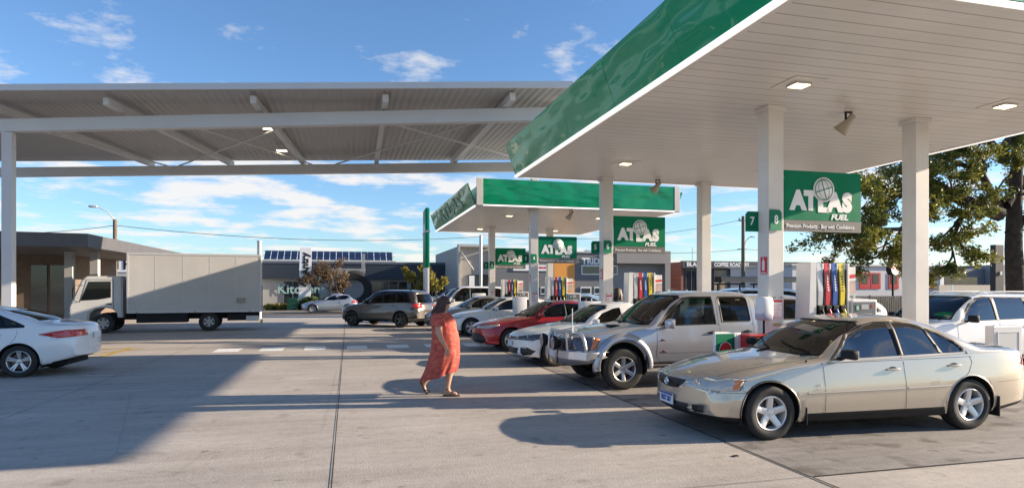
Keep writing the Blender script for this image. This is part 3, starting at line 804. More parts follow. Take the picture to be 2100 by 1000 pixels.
# ------------------------------------------------------------------ canopies
GREEN = bpy.data.materials.new('glossy_green_panel'); GREEN.use_nodes = True
n = GREEN.node_tree; p = n.nodes['Principled BSDF']; p.inputs['Base Color'].default_value = (.0, .27, .125, 1); p.inputs['Roughness'].default_value = .30; p.inputs['Coat Weight'].default_value = .45; p.inputs['Coat Roughness'].default_value = .02; p.inputs['Specular IOR Level'].default_value = .22
t = n.nodes.new('ShaderNodeTexCoord'); mp = n.nodes.new('ShaderNodeMapping'); mp.inputs['Scale'].default_value = (.6, .38, 1.5); a = n.nodes.new('ShaderNodeTexNoise'); a.inputs['Scale'].default_value = 1.5; a.inputs['Detail'].default_value = 1.2
bb = n.nodes.new('ShaderNodeBump'); bb.inputs['Strength'].default_value = .9; bb.inputs['Distance'].default_value = .085
n.links.new(t.outputs['Object'], mp.inputs[0]); n.links.new(mp.outputs[0], a.inputs['Vector']); n.links.new(a.outputs[0], bb.inputs['Height']); n.links.new(bb.outputs[0], p.inputs['Normal']); n.links.new(bb.outputs[0], p.inputs['Coat Normal'])
GSIGN = mat('green_sign_vinyl', (.0, .20, .095), .5, spec=.15, var=.12, vscale=1.5, bump=.25, bscale=2, bdist=.03)
GFLAG = mat('green_flag_paint', (.0, .17, .085), .45, var=.05, spec=.2)
SOFF = bpy.data.materials.new('soffit_lining'); SOFF.use_nodes = True
n = SOFF.node_tree; p = n.nodes['Principled BSDF']; p.inputs['Roughness'].default_value = .30; p.inputs['Specular IOR Level'].default_value = .6
t = n.nodes.new('ShaderNodeTexCoord'); s = n.nodes.new('ShaderNodeSeparateXYZ'); n.links.new(t.outputs['Object'], s.inputs[0])
def mn(op, a, b_=None):
    q = n.nodes.new('ShaderNodeMath'); q.operation = op
    for i, v in enumerate((a, b_)):
        if v is None: continue
        if isinstance(v, (int, float)): q.inputs[i].default_value = v
        else: n.links.new(v, q.inputs[i])
    return q.outputs[0]
fr = mn('FRACT', mn('DIVIDE', s.outputs[1], .25)); gap = mn('LESS_THAN', fr, .06)
fr2 = mn('FRACT', mn('DIVIDE', s.outputs[1], .125)); gap2 = mn('LESS_THAN', fr2, .05)
a = n.nodes.new('ShaderNodeTexNoise'); a.inputs['Scale'].default_value = .8; a.inputs['Detail'].default_value = 6; n.links.new(t.outputs['Object'], a.inputs['Vector'])
r = n.nodes.new('ShaderNodeValToRGB'); r.color_ramp.elements[0].position = .3; r.color_ramp.elements[1].position = .7; r.color_ramp.elements[0].color = (.66, .625, .575, 1); r.color_ramp.elements[1].color = (.75, .71, .66, 1); n.links.new(a.outputs[0], r.inputs[0])
m1 = n.nodes.new('ShaderNodeMix'); m1.data_type = 'RGBA'; m1.inputs[7].default_value = (.16, .13, .11, 1); n.links.new(mn('MULTIPLY', mn('MAXIMUM', gap, mn('MULTIPLY', gap2, .25)), .8), m1.inputs[0]); n.links.new(r.outputs[0], m1.inputs[6]); n.links.new(m1.outputs[2], p.inputs['Base Color'])
# slightly dished pans so highlights break up
pan = mn('ABSOLUTE', mn('SUBTRACT', fr, .5)); bb = n.nodes.new('ShaderNodeBump'); bb.inputs['Strength'].default_value = .22; bb.inputs['Distance'].default_value = .03; n.links.new(mn('POWER', pan, 3.0), bb.inputs['Height']); n.links.new(bb.outputs[0], p.inputs['Normal'])
GLOW = mat('lamp_diffuser', (1, .9, .7), .4, emit=(1, .74, .36), estr=3.2)
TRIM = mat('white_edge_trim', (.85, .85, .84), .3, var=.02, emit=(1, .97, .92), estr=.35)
SH = 4.72
def downlight(parent, x, y):
    b = NB(); box(b, x-.27, x+.27, y-.27, y+.27, SH-.010, SH-.001, .003); o = fin('lamp_plate', b, mat('soffit_plate', (.70, .66, .61), .4, var=.05), parent)
    b = NB(); box(b, x-.13, x+.13, y-.11, y+.11, SH-.04, SH-.010, .004); q = fin('lamp_housing', b, LGREY, o)
    b = NB(); box(b, x-.115, x+.115, y-.095, y+.095, SH-.046, SH-.0405); fin('diffuser', b, GLOW, o)
def canopy(name, label, x0, x1, y0, y1, cols, lights, fh=.94):
    c = empty(name, ((x0+x1)/2, (y0+y1)/2, 0), 0, label, 'canopy', 'fuel canopies with green fascias')
    def F_(nm, bm, m, par=c, sm=None):
        bmesh.ops.translate(bm, verts=bm.verts[:], vec=(-c.location.x, -c.location.y, 0)); return fin(nm, bm, m, par, sm)
    b = NB(); f = b.faces.new([b.verts.new(q) for q in ((x0+.12, y0+.1, SH), (x0+.12, y1-.1, SH), (x1-.12, y1-.1, SH), (x1-.12, y0+.1, SH))])
    o = fin('soffit', b, SOFF); o.parent = c; o.matrix_parent_inverse = Matrix.Translation(-c.location)
    b = NB()
    box(b, x0, x0+.12, y0, y1, SH-.012, SH+.05); box(b, x1-.12, x1, y0, y1, SH-.012, SH+.05); box(b, x0+.12, x1-.12, y0, y0+.1, SH-.012, SH+.05); box(b, x0+.12, x1-.12, y1-.1, y1, SH-.012, SH+.05)
    F_('edge_angle', b, COLW)
    b = NB(); box(b, x0+.15, x1-.15, y0+.15, y1-.15, SH+.06, SH+fh-.15); F_('roof_deck', b, LGREY)
    for s, xa in ((-1, x0), (1, x1)):
        b = NB(); n_ = 5
        for i in range(n_):
            ya, yb = y0+.3+(y1-y0-.35)*i/n_, y0+.3+(y1-y0-.35)*(i+1)/n_
            j = random.uniform(-.006, .006)
            A = [(xa+s*.02, SH+.035), (xa+s*(.30+j), SH+.80), (xa+s*(.26), SH+.80), (xa-s*.02, SH+.035)]
            prism(b, A, ya+.004, yb-.004)
        F_('side_fascia', b, GREEN)
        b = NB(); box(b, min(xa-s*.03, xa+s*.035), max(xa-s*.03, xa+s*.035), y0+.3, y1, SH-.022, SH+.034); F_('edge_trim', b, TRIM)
    for yy, s in ((y0, -1), (y1, 1)):
        b = NB(); n_ = 3; 
        for i in range(n_):
            xa, xb = x0+.22+(x1-x0-.44)*i/n_, x0+.22+(x1-x0-.44)*(i+1)/n_
            box(b, xa+.002, xb-.002, min(yy, yy-s*.05), max(yy, yy-s*.05), SH+.03, SH+fh)
        F_('end_fascia', b, GREEN)
        for xa, xb in ((x0-.01, x0+.215), (x1-.215, x1+.01)):
            b = NB(); box(b, xa, xb, min(yy+s*.012, yy-s*.06), max(yy+s*.012, yy-s*.06), SH+.0, SH+fh+.01, .004); F_('corner_trim', b, COLW)
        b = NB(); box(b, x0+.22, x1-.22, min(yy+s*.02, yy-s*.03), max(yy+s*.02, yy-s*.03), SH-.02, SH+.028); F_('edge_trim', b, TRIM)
    for x, y in cols:
        b = NB(); w = .14
        box(b, x-w, x+w, y-w, y+w, 0, 3.86, .006); box(b, x-w, x+w, y-w, y+w, 3.866, SH-.075, .006); box(b, x-w+.003, x+w-.003, y-w+.003, y+w-.003, 3.85, 3.88)
        o = F_('column', b, COLW)
        b = NB(); box(b, x-w-.035, x+w+.035, y-w-.035, y+w+.035, SH-.075, SH-.0015, .004); F_('column_collar', b, COLW, o)
        b = NB(); box(b, x-w-.02, x+w+.02, y-w-.02, y+w+.02, .0, .22, .005); F_('base_plate', b, GREY, o)
    for x, y in lights: 
        k0 = len(bpy.data.objects); downlight(c, x, y)
        for o in kids(c):
            if o.name.startswith('lamp_plate') and 'done' not in o: o.matrix_parent_inverse = Matrix.Translation(-c.location); o['done'] = 1
    for o in kids(c):
        if 'done' in o: del o['done']
    return c
NX, FX = 6.64, 9.56
c1 = canopy('fuel_canopy', 'nearest green edged canopy over the gold sedan and silver ute', 4.26, 12.25, 4.98, 15.98, [(NX, 8.82), (FX, 8.82), (NX, 15.55), (FX, 15.55)], [(6.23, 7.65), (10.12, 7.7), (6.25, 13.5), (10.12, 13.5)])
c2 = canopy('fuel_canopy', 'second green edged canopy further back with two sign banners below', 4.38, 12.3, 21.7, 32.4, [(NX, 22.35), (FX, 22.35), (NX, 29.35), (FX, 29.35)], [(6.25, 24.4), (10.12, 24.4), (6.25, 30.2), (10.12, 30.2)])
t = text('fascia_lettering', 'ATLAS', .80, mat('ghost_lettering', (.02, .19, .10), .35, coat=.3), c2, (0, 0, 0), (0, 0, 0), .03, sx=2.6)
t.matrix_parent_inverse = Matrix.Translation(-c2.location)
vx = Vector((0, -1, 0)); vy = Vector((-.28, 0, .765)).normalized(); vz = vx.cross(vy)
t.rotation_euler = Matrix((vx, vy, vz)).transposed().to_euler(); t.location = Vector((4.38-.165, 26.9, SH+.415))+vz*.012

def speaker(x, y, label, rz=0):
    r = empty('horn_speaker', (x, y, SH), rz, label, 'loudspeaker', 'horn loudspeakers under the canopies')
    b = NB()
    box(b, -.06, .06, -.03, .03, -.012, -.0015); box(b, -.06, -.048, -.02, .02, -.13, -.01); box(b, .048, .06, -.02, .02, -.13, -.01); fin('bracket', b, BLACK, r)
    b = NB(); lathe(b, [(.001, .12), (.05, .12), (.055, .02), (.075, -.06), (.125, -.20), (.13, -.205), (.118, -.2), (.07, -.07), (.03, -.02), (.001, -.02)], 22, 'Z'); h = fin('horn', b, mat('beige_horn', (.42, .37, .29), .5, var=.1), r, 40, (0, 0, -.15), (rad(30), rad(28), 0))
    return r
speaker(8.05, 8.7, 'beige horn speaker hanging between the two nearest columns'); speaker(8.1, 15.45, 'horn speaker at the far edge of the nearest canopy')
speaker(8.1, 22.3, 'right of two horn speakers under the further canopy'); speaker(8.1, 27.4, 'left, smaller of two horn speakers under the further canopy')

# ------------------------------------------------------------------ hanging signs
GRAYS = mat('grey_sign_strip', (.16, .15, .145), .5, var=.1)
def sign(x, y, label, first=[None]):
    if first[0] is None:
        r = empty('brand_sign', (x, y, 0), 0, label, 'sign', 'green brand banners hung beside the columns')
        w, z0, z1 = 1.50, 2.72, 3.71; fy = -.02
        b = NB(); box(b, 0, w, -.02, .02, z0+.185, z1, .003); fin('sign_panel', b, GSIGN, r)
        b = NB(); box(b, 0, w, -.019, .019, z0, z0+.183, .002); fin('slogan_strip', b, GRAYS, r)
        b = NB()
        for zz in (z0+.07, z1-.12): box(b, -.05, .0, -.015, .015, zz-.02, zz+.02)
        fin('sign_bracket', b, GREY, r)
        for ch, x_, z_, sz_, sx_ in (('A', .26, 3.215, .40, .95), ('T', .50, 3.215, .40, .92), ('L', .735, 3.165, .32, 1.1), ('A', .97, 3.20, .40, .95), ('S', 1.215, 3.20, .40, .92)):
            text('letter', ch, sz_, SIGNW, r, (x_, fy-.003, z_), (rad(90), 0, 0), .030, sx=sx_)
        text('lettering', 'FUEL', .125, SIGNW, r, (1.06, fy-.003, 2.965), (rad(90), 0, 0), .005, sx=1.25, shear=.25)
        text('slogan', 'Premium Products - Buy with Confidence', .098, SIGNW, r, (.70, fy-.003, 2.805), (rad(90), 0, 0), .001, sx=.80)
        b = NB(); gx, gz, R = .75, 3.415, .205
        lathe(b, [(.001, 0), (R, 0), (R, .006), (.001, .006)], 40, 'Y', 0, (gx, fy-.014, gz)); bmesh.ops.recalc_face_normals(b, faces=b.faces[:]); g = fin('globe_disc', b, SIGNW, r)
        b = NB(); lathe(b, [(R*.86, -.003), (R*.80, -.003)], 40, 'Y', 0, (gx, fy-.014, gz))
        a = rad(-72)
        def arc(k):
            P = []
            for i in range(17):
                t = -1+2*i/16; u = k*math.sqrt(max(0, 1-t*t)); v = t
                P.append((gx+R*.83*(u*cos(rad(17))-v*sin(rad(17))*-1*-1), gz+R*.83*(u*sin(rad(17))*-1*-1+v*cos(rad(17)))))
            for i in range(16):
                (xa, za), (xb, zb) = P[i], P[i+1]; d = Vector((xb-xa, 0, zb-za)); 
                if d.length < 1e-6: continue
                nn = Vector((-d.z, 0, d.x)).normalized()*(.0075 if k in (0,) else .0035)
                q = [Vector((xa, fy-.0175, za)), Vector((xb, fy-.0175, zb))]
                b.faces.new([b.verts.new(v) for v in (q[0]-nn, q[1]-nn, q[1]+nn, q[0]+nn)])
        for k in (0, .55, -.55): arc(k)
        P = [(gx-R*.83*cos(rad(-17)), gz+R*.83*sin(rad(-17))), (gx+R*.83*cos(rad(-17)), gz-R*.83*sin(rad(-17)))]
        (xa, za), (xb, zb) = P; nn = Vector((zb-za, 0, -(xb-xa))).normalized()*.0075
        b.faces.new([b.verts.new(v) for v in (Vector((xa, fy-.0178, za))-nn, Vector((xb, fy-.0178, zb))-nn, Vector((xb, fy-.0178, zb))+nn, Vector((xa, fy-.0178, za))+nn)])
        fin('globe_lines', b, GSIGN, g)
        first[0] = r
    else:
        r = copy_tree(first[0]); r.location = (x, y, 0); r['label'] = label
    return r
sign(NX+.19, 8.75, 'largest, nearest green banner with white globe, beside the tree'); sign(NX+.17, 15.45, 'second nearest green banner, hanging in front of the grey building')
sign(NX+.17, 22.25, 'third green banner, above the orange door panel'); sign(NX+.17, 29.3, 'farthest and smallest green banner with white globe')
# bay numbers
def flags(x, y, a, b_, first=[None]):
    for n_, (px_, py_, ry) in ((a, (x-.14-.115, y+.13, 0)), (b_, (x-.03, y-.17, 0))):
        r = empty('bay_number', (px_, py_, 0), rad(-4 if n_ == a else 6), 'green flag numbered %s on the column of pump bays %s and %s' % (n_, a, b_), 'number sign', 'green bay number flags')
        b = NB(); w = .115
        s_ = 1 if n_ == b_ else -1
        prism(b, [(-w, 2.72), (w, 2.72), (w, 3.0 if s_ > 0 else 3.03), (w-.04*s_ if s_ > 0 else w, 3.05), (-w if s_ > 0 else -w+.04, 3.05), (-w, 3.0)], -.006, .006); fin('flag_panel', b, GFLAG, r)
        text('digit', n_, .19, SIGNW, r, (0, -.0085, 2.885), (rad(90), 0, 0), .003, sx=.85)
        b = NB(); box(b, -.03 if s_ > 0 else w-.02, .03 if s_ > 0 else w+.03, .006, .03, 2.80, 2.96); fin('flag_bracket', b, GREY, r)
flags(NX, 8.82, '7', '8'); flags(NX, 15.55, '5', '6'); flags(NX, 22.35, '3', '4'); flags(NX, 29.35, '1', '2')

# notices, dispensers on the near columns
RN = mat('red_notice_print', (.62, .02, .04), .4); 
def notices(y, where):
    r = empty('extinguisher_sign', (NX-.145, y-.02, 0), 0, 'red and white fire extinguisher sign on the %s' % where, 'sign', 'red extinguisher signs on the columns')
    b = NB(); box(b, -.004, .0, -.085, .075, 2.02, 2.30); fin('sign_plate', b, RN, r)
    b = NB(); box(b, -.0065, -.004, -.03, .03, 2.08, 2.24, .002); box(b, -.0065, -.004, -.012, .012, 2.25, 2.28); box(b, -.0064, -.004, -.07, .06, 2.035, 2.05); fin('sign_symbol', b, SIGNW, r)
    r = empty('safety_notice', (NX+.02, y-.1415, 0), 0, 'framed white notice with red heading on the %s' % where, 'notice', 'safety notices on the columns')
    b = NB(); box(b, -.085, .085, -.008, -.0015, 1.32, 1.62, .002); fin('notice_board', b, SIGNW, r)
    b = NB(); box(b, -.08, .08, -.0105, -.008, 1.57, 1.61)
    for k in range(9): box(b, -.075, -.075+random.uniform(.09, .15), -.0103, -.008, 1.34+k*.024, 1.346+k*.024)
    for e in ((-.085, -.078, 1.32, 1.62), (.078, .085, 1.32, 1.62), (-.078, .078, 1.32, 1.326)): box(b, e[0], e[1], -.0106, -.0085, e[2], e[3])
    fin('notice_print', b, RN, r)
    b = NB(); box(b, -.08, -.05, -.02, -.0015, 1.635, 1.66); box(b, .05, .08, -.02, -.0015, 1.635, 1.66); fin('notice_clip', b, GREY, r)
for y, wh in ((8.82, 'nearest column'), (15.55, 'second column back'), (22.35, 'third column back'), (29.35, 'fourth column back')): notices(y, wh)
r = empty('paper_towel_dispenser', (NX-.27, 8.62, 0), 0, 'white paper towel dispenser on a post beside the nearest column', 'dispenser')
b = NB(); box(b, -.10, .09, -.11, .10, 1.30, 1.66, .035); fin('dispenser_shell', b, SIGNW, r, 50)
b = NB(); box(b, -.103, .093, -.113, .103, 1.29, 1.42, .03); fin('dispenser_window', b, mat('frosted_plastic', (.42, .41, .50), .3, coat=.5), r, 50)
b = NB(); box(b, .09, .14, -.05, .05, 1.35, 1.6, .01); fin('wall_plate', b, SIGNW, r); b = NB(); tube(b, [(0, 0, 0), (0, 0, 1.3)], .02, 8); fin('post', b, BLACK, r, 60)
b = NB(); box(b, -.06, .06, -.02, .0, 0, .035, .004); o = fin('receipt_slot', b, mat('brass_plate', (.45, .32, .12), .35, .7), None, None, (NX+.01, 8.675, 1.20)); meta(o, 'small brass and black slot plate low on the nearest column', 'slot plate')

# ------------------------------------------------------------------ pump islands and pumps
ISL = [8.82, 15.55, 22.35, 29.35]
for i, y in enumerate(ISL):
    b = NB(); box(b, 5.35, 11.7, y-.55, y+.55, 0, .15, .04); o = fin('pump_island', b, KERB, None, 40); meta(o, ['nearest concrete pump island between gold sedan and ute', 'pump island between the ute and the white hatch', 'pump island behind the red sedan', 'farthest pump island under the further canopy'][i], 'island', 'pump islands')
CR = mat('hose_column_red', (.60, .03, .05), .35, coat=.3); CB = mat('hose_column_blue', (.02, .09, .36), .35, coat=.3); CYl = mat('hose_column_yellow', (.80, .62, .02), .35, coat=.3); CS = mat('hose_column_silver', (.50, .52, .54), .35, .3); PUW = mat('pump_white_shell', (.70, .69, .68), .35, var=.04, coat=.3)
def make_pump():
    r = empty('fuel_pump', (7.29, ISL[0], .15), 0, '', 'fuel pump', 'fuel pumps with coloured hose columns')
    b = NB(); prism(b, [(-.17, 0), (.0, 0), (.0, 2.06), (-.095, 2.06), (-.105, 2.03)], -.27, .06); fin('side_pillar', b, PUW, r)
    b = NB(); box(b, .002, .66, -.26, .20, .0, 1.12, .01); fin('cabinet', b, PUW, r)
    b = NB(); box(b, .01, .64, -.16, .16, 1.122, 2.04, .01); fin('hose_cabinet', b, LGREY, r)
    b = NB(); box(b, .615, .66, -.25, .22, 1.122, 2.05, .01); fin('edge_post', b, PUW, r)
    for k, m_ in enumerate((CS, CR, CB, CYl)):
        x = .045+k*.142
        b = NB()
        A = [b.verts.new((x+dx, yy, z)) for dx in (0, .088) for yy, z in ((-.15, 1.37), (-.262, 1.37), (-.268, 1.6), (-.225, 2.055), (-.15, 2.055))]
        b.faces.new(A[:5]); b.faces.new(A[5:][::-1])
        for j in range(5): b.faces.new((A[j], A[j+5], A[(j+1) % 5+5], A[(j+1) % 5]))
        bmesh.ops.recalc_face_normals(b, faces=b.faces[:]); h = fin('hose_column', b, m_, r)
        if k:
            b = NB()
            for q in range(6):
                z = 1.60+q*.045; yy = -.268+(z-1.6)*.0945-.003
                box(b, x+.032, x+.056, yy-.002, yy+.0, z, z+random.uniform(.022, .034))
            fin('column_lettering', b, SIGNW if k < 3 else BLACK, h)
        b = NB(); box(b, x+.092, x+.128, -.235, -.15, 1.2, 2.045, .008); fin('hose_guide', b, PUW, r)
        b = NB(); box(b, x-.008, x+.094, -.285, -.14, 1.125, 1.368, .012); n_ = fin('nozzle_boot', b, BLACK, r)
        b = NB(); tube(b, [(x+.045, -.29, 1.30), (x+.045, -.345, 1.20), (x+.05, -.31, 1.08)], [.020, .02, .013], 8); fin('nozzle', b, m_ if k else BLACK, n_, 60)
        b = NB(); P = [(x+.05, -.31, 1.08), (x+.055, -.37, .6), (x+.085, -.38, .3), (x+.115, -.36, .6), (x+.11, -.26, 1.25), (x+.11, -.25, 1.95)]; tube(b, P, .012, 6); fin('hose', b, BLACK, r, 60)
    b = NB(); box(b, .68, 1.18, -.28, .28, 0, 1.46, .02); fin('display_cabinet', b, PUW, r)
    b = NB(); box(b, .71, 1.15, -.287, -.281, 1.06, 1.42, .003); d = fin('display_bezel', b, mat('dark_bezel', (.16, .17, .18), .25, coat=.5), r)
    b = NB(); box(b, .86, 1.00, -.292, -.288, 1.30, 1.38); fin('display_screen', b, mat('lcd_grey', (.45, .46, .45), .3), d); b = NB(); box(b, .86, 1.06, -.292, -.288, 1.12, 1.23); fin('display_screen', b, mat('lcd_grey', (.45, .46, .45), .3), d)
    b = NB(); box(b, .745, .815, -.292, -.288, 1.27, 1.37, .001); fin('pump_number', b, GFLAG, d); text('pump_digit', '0', .09, SIGNW, d, (.78, -.294, 1.32), (rad(90), 0, 0), .002, ext=.001)
    b = NB(); box(b, 1.06, 1.09, -.292, -.288, 1.32, 1.38); fin('price_lamp', b, RED, d)
    b = NB(); box(b, .70, .96, -.06, -.03, 1.55, 2.0, .01); t = fin('topper_board', b, PUW, r)
    b = NB(); prism(b, [(.71, 1.80), (.95, 1.82), (.95, 1.88), (.71, 1.86)], -.066, -.061); fin('topper_band', b, RED, t)
    b = NB(); box(b, .71, .95, -.066, -.061, 1.56, 1.77); fin('topper_picture', b, mat('faded_poster', (.45, .34, .30), .5, var=.4, vscale=6), t)
    for x in (.71, .95): b = NB(); tube(b, [(x, -.04, 1.46), (x, -.04, 1.56)], .012, 6); fin('topper_post', b, LGREY, t, 60)
    return r
pump = make_pump(); pump['label'] = 'nearest fuel pump with red, blue and yellow hose columns, behind gold sedan'
for y, lb in ((ISL[1], 'fuel pump below the second nearest green banner'), (ISL[2], 'fuel pump in front of the orange door panel'), (ISL[3], 'farthest fuel pump below the smallest banner')):
    q = copy_tree(pump); q.location = (7.29 if y < 20 else 7.22, y, .15); q['label'] = lb
# things on the near island
r = empty('bay_sign_board', (5.66, 8.62, .15), rad(6), 'green and white board with red octagon standing at the island nose', 'sign board')
b = NB(); box(b, -.20, .20, -.02, .02, 0, .97, .004); fin('board', b, SIGNW, r)
b = NB(); box(b, -.175, .175, -.024, -.0205, .25, .94); fin('green_face', b, GFLAG, r)
b = NB(); lathe(b, [(.001, 0), (.135, 0)], 8, 'Y', 0, (0, -.0275, .66)); 
for v in b.verts: v.co.z = .66+(v.co.z-.66)*1.25
fin('white_outline', b, SIGNW, r)
b = NB(); lathe(b, [(.001, 0), (.118, 0)], 24, 'Y', 0, (0, -.030, .66)); 
for v in b.verts: v.co.z = .66+(v.co.z-.66)*1.25
o = fin('red_oval', b, RED, r)
b = NB(); box(b, -.05, .05, -.0335, -.031, .60, .66); fin('white_mark', b, SIGNW, o)
b = NB(); box(b, .205, .30, -.02, .10, 0, .95, .01); fin('side_post', b, SIGNW, r)
r = empty('red_bin', (6.18, 8.58, .15), 0, 'red lidded box at the foot of the nearest column', 'box')
b = NB(); prism(b, [(-.20, 0), (.16, 0), (.19, .90), (-.23, .90)], -.17, .17); fin('bin_body', b, RED, r); b = NB(); box(b, -.24, .20, -.18, .18, .901, .925, .008); fin('bin_lid', b, RED, r)
r = empty('service_cabinet', (11.28, 8.75, .15), 0, 'white steel cabinet standing between gold sedan boot and white wagon', 'cabinet')
b = NB(); box(b, -.33, .33, -.22, -.06, 0, .98, .015); fin('cabinet_body', b, PUW, r)
b = NB(); box(b, -.25, .25, -.227, -.221, .1, .88, .002); o = fin('cabinet_door', b, LGREY, r)
b = NB()
for e in ((-.25, -.235, .1, .88), (.235, .25, .1, .88), (-.235, .235, .865, .88), (-.235, .235, .1, .115)): box(b, e[0], e[1], -.234, -.2275, e[2], e[3])
fin('door_frame', b, PUW, o)
# hose reel at the second pump, air unit
r = empty('hose_reel', (8.75, 15.5, .15), 0, 'white hose reel frame beside the pump under the second banner', 'hose reel')
b = NB(); tube(b, [(-.3, 0, 0), (-.3, 0, 1.6), (.25, 0, 1.6), (.25, 0, 0)], .025, 8); fin('reel_frame', b, PUW, r, 60)
b = NB(); lathe(b, [(.10, -.08), (.26, -.08), (.26, -.06), (.16, -.05), (.16, .05), (.26, .06), (.26, .08), (.10, .08)], 24, 'Y', 0, (0, -.03, 1.28)); fin('reel', b, PUW, r, 40)
def cabinet(x, y, w, h, lb):
    b = NB(); box(b, -w/2, w/2, -.2, .2, 0, h, .02); o = fin('island_box', b, PUW, None, 40, (x, y, .15)); meta(o, lb, 'box', 'white boxes beside the columns')
cabinet(6.15, 15.5, .5, 1.30, 'white box left of the second column, above the red sedan'); cabinet(6.1, 22.3, .45, 1.32, 'white box beside the third column'); cabinet(6.0, 29.3, .6, 1.4, 'white box beside the farthest left column')

# ------------------------------------------------------------------ tall steel canopy on the left
STL = mat('white_painted_steel', (.60, .60, .60), .45, var=.06, vscale=.8); SHT = bpy.data.materials.new('ribbed_roof_sheet'); SHT.use_nodes = True
n = SHT.node_tree; p = n.nodes['Principled BSDF']; p.inputs['Base Color'].default_value = (.40, .39, .38, 1); p.inputs['Roughness'].default_value = .5
t = n.nodes.new('ShaderNodeTexCoord'); wv = n.nodes.new('ShaderNodeTexWave'); wv.inputs['Scale'].default_value = 1.6; wv.bands_direction = 'X'; bb = n.nodes.new('ShaderNodeBump'); bb.inputs['Distance'].default_value = .02; n.links.new(t.outputs['Object'], wv.inputs[0]); n.links.new(wv.outputs[1], bb.inputs['Height']); n.links.new(bb.outputs[0], p.inputs['Normal'])
def CP(px, d, z): a = (px-1050)/F*d; return Vector((a*CY+d*SY, -a*SY+d*CY, z))
lc = empty('truck_canopy', (-8, 22, 0), 0, 'tall flat white steel canopy over the left lanes', 'canopy')
inv = Matrix.Translation(-lc.location)
def put(nm, b, m, par=lc, sm=None):
    bmesh.ops.transform(b, matrix=inv, verts=b.verts[:]); return fin(nm, b, m, par, sm)
def beam(b, p, q, w, h):
    d = (q-p); L_ = d.length; M = Matrix.Translation(p) @ d.to_track_quat('X', 'Z').to_matrix().to_4x4(); box(b, 0, L_, -w/2, w/2, -h, 0, .006, M=M)
f0, f1 = CP(-120, 18.2, 6.62), CP(1165, 17.4, 6.78); r0, r1 = CP(-120, 25.6, 6.65), CP(1116, 25.0, 6.79)
b = NB(); beam(b, f0, f1, .25, .36); put('front_beam', b, STL); b = NB(); beam(b, r0, r1, .25, .36); put('rear_beam', b, STL)
e0, e1 = CP(-120, 16.9, 7.45), CP(1175, 16.3, 7.02)
for px in (20, 265, 548, 800, 1040):
    t = (px+120)/1285; g = f0.lerp(f1, t); h = r0.lerp(r1, min(1, (px+120)/1236*.985+.0)); hx = WX({20: 220, 265: 430, 548: 610, 800: 776, 1040: 938}[px], 24.2)
    a = Vector((g.x, g.y, 0)); c = Vector((hx, r0.y+(r1.y-r0.y)*((hx-r0.x)/(r1.x-r0.x)), 0)); d = (c-a).normalized()
    b = NB(); beam(b, Vector((a.x, a.y, 6.98))-d*.85, Vector((c.x, c.y, 7.0))+d*.6, .16, .20); put('rafter', b, STL)
b = NB()
z0 = 7.03
P = [Vector((e0.x, e0.y, 7.12)), Vector((e1.x, e1.y, z0-.02)), Vector((r1.x+.3, r1.y+1.0, 7.10)), Vector((r0.x, r0.y+1.0, 7.14))]
lo = [b.verts.new(q) for q in P]; hi = [b.verts.new(q+Vector((0, 0, .05))) for q in P]
b.faces.new(lo); b.faces.new(hi[::-1])
for i in range(4): b.faces.new((lo[i], lo[(i+1) % 4], hi[(i+1) % 4], hi[i]))
bmesh.ops.recalc_face_normals(b, faces=b.faces[:]); put('roof_sheet', b, SHT)
b = NB(); beam(b, P[0]+Vector((0, -.05, .13)), P[1]+Vector((0, -.05, .13)), .05, .17); put('roof_edge_flashing', b, STL)
for pa, pb in ((f0.lerp(f1, .36), r0.lerp(r1, .62)), (f0.lerp(f1, .62), r0.lerp(r1, .40)), (f0.lerp(f1, .66), r0.lerp(r1, .98)), (f0.lerp(f1, .93), r0.lerp(r1, .66)), (f0.lerp(f1, .1), r0.lerp(r1, .38))):
    b = NB(); tube(b, [pa+Vector((0, 0, .02)), pb+Vector((0, 0, .02))], .03, 6); put('cross_brace', b, STL, sm=60)
for px, d, hh in ((18, 18.1, 6.27), (18, 25.5, 6.29), (1096, 25.0, 6.43)):
    q = CP(px, d, 0); b = NB(); box(b, q.x-.13, q.x+.13, q.y-.13, q.y+.13, 0, hh, .01); put('column', b, STL)
for px, py, d in ((551, 244, 20), (578, 296, 23.2)):
    q = CP(px, d, 0); b = NB(); box(b, q.x-.2, q.x+.2, q.y-.16, q.y+.16, 6.86, 6.96, .01); o = put('lamp_housing', b, STL); b = NB(); box(b, q.x-.17, q.x+.17, q.y-.13, q.y+.13, 6.853, 6.859); put('diffuser', b, mat('dim_diffuser', (1, .9, .7), .4, emit=(1, .86, .58), estr=3), o)
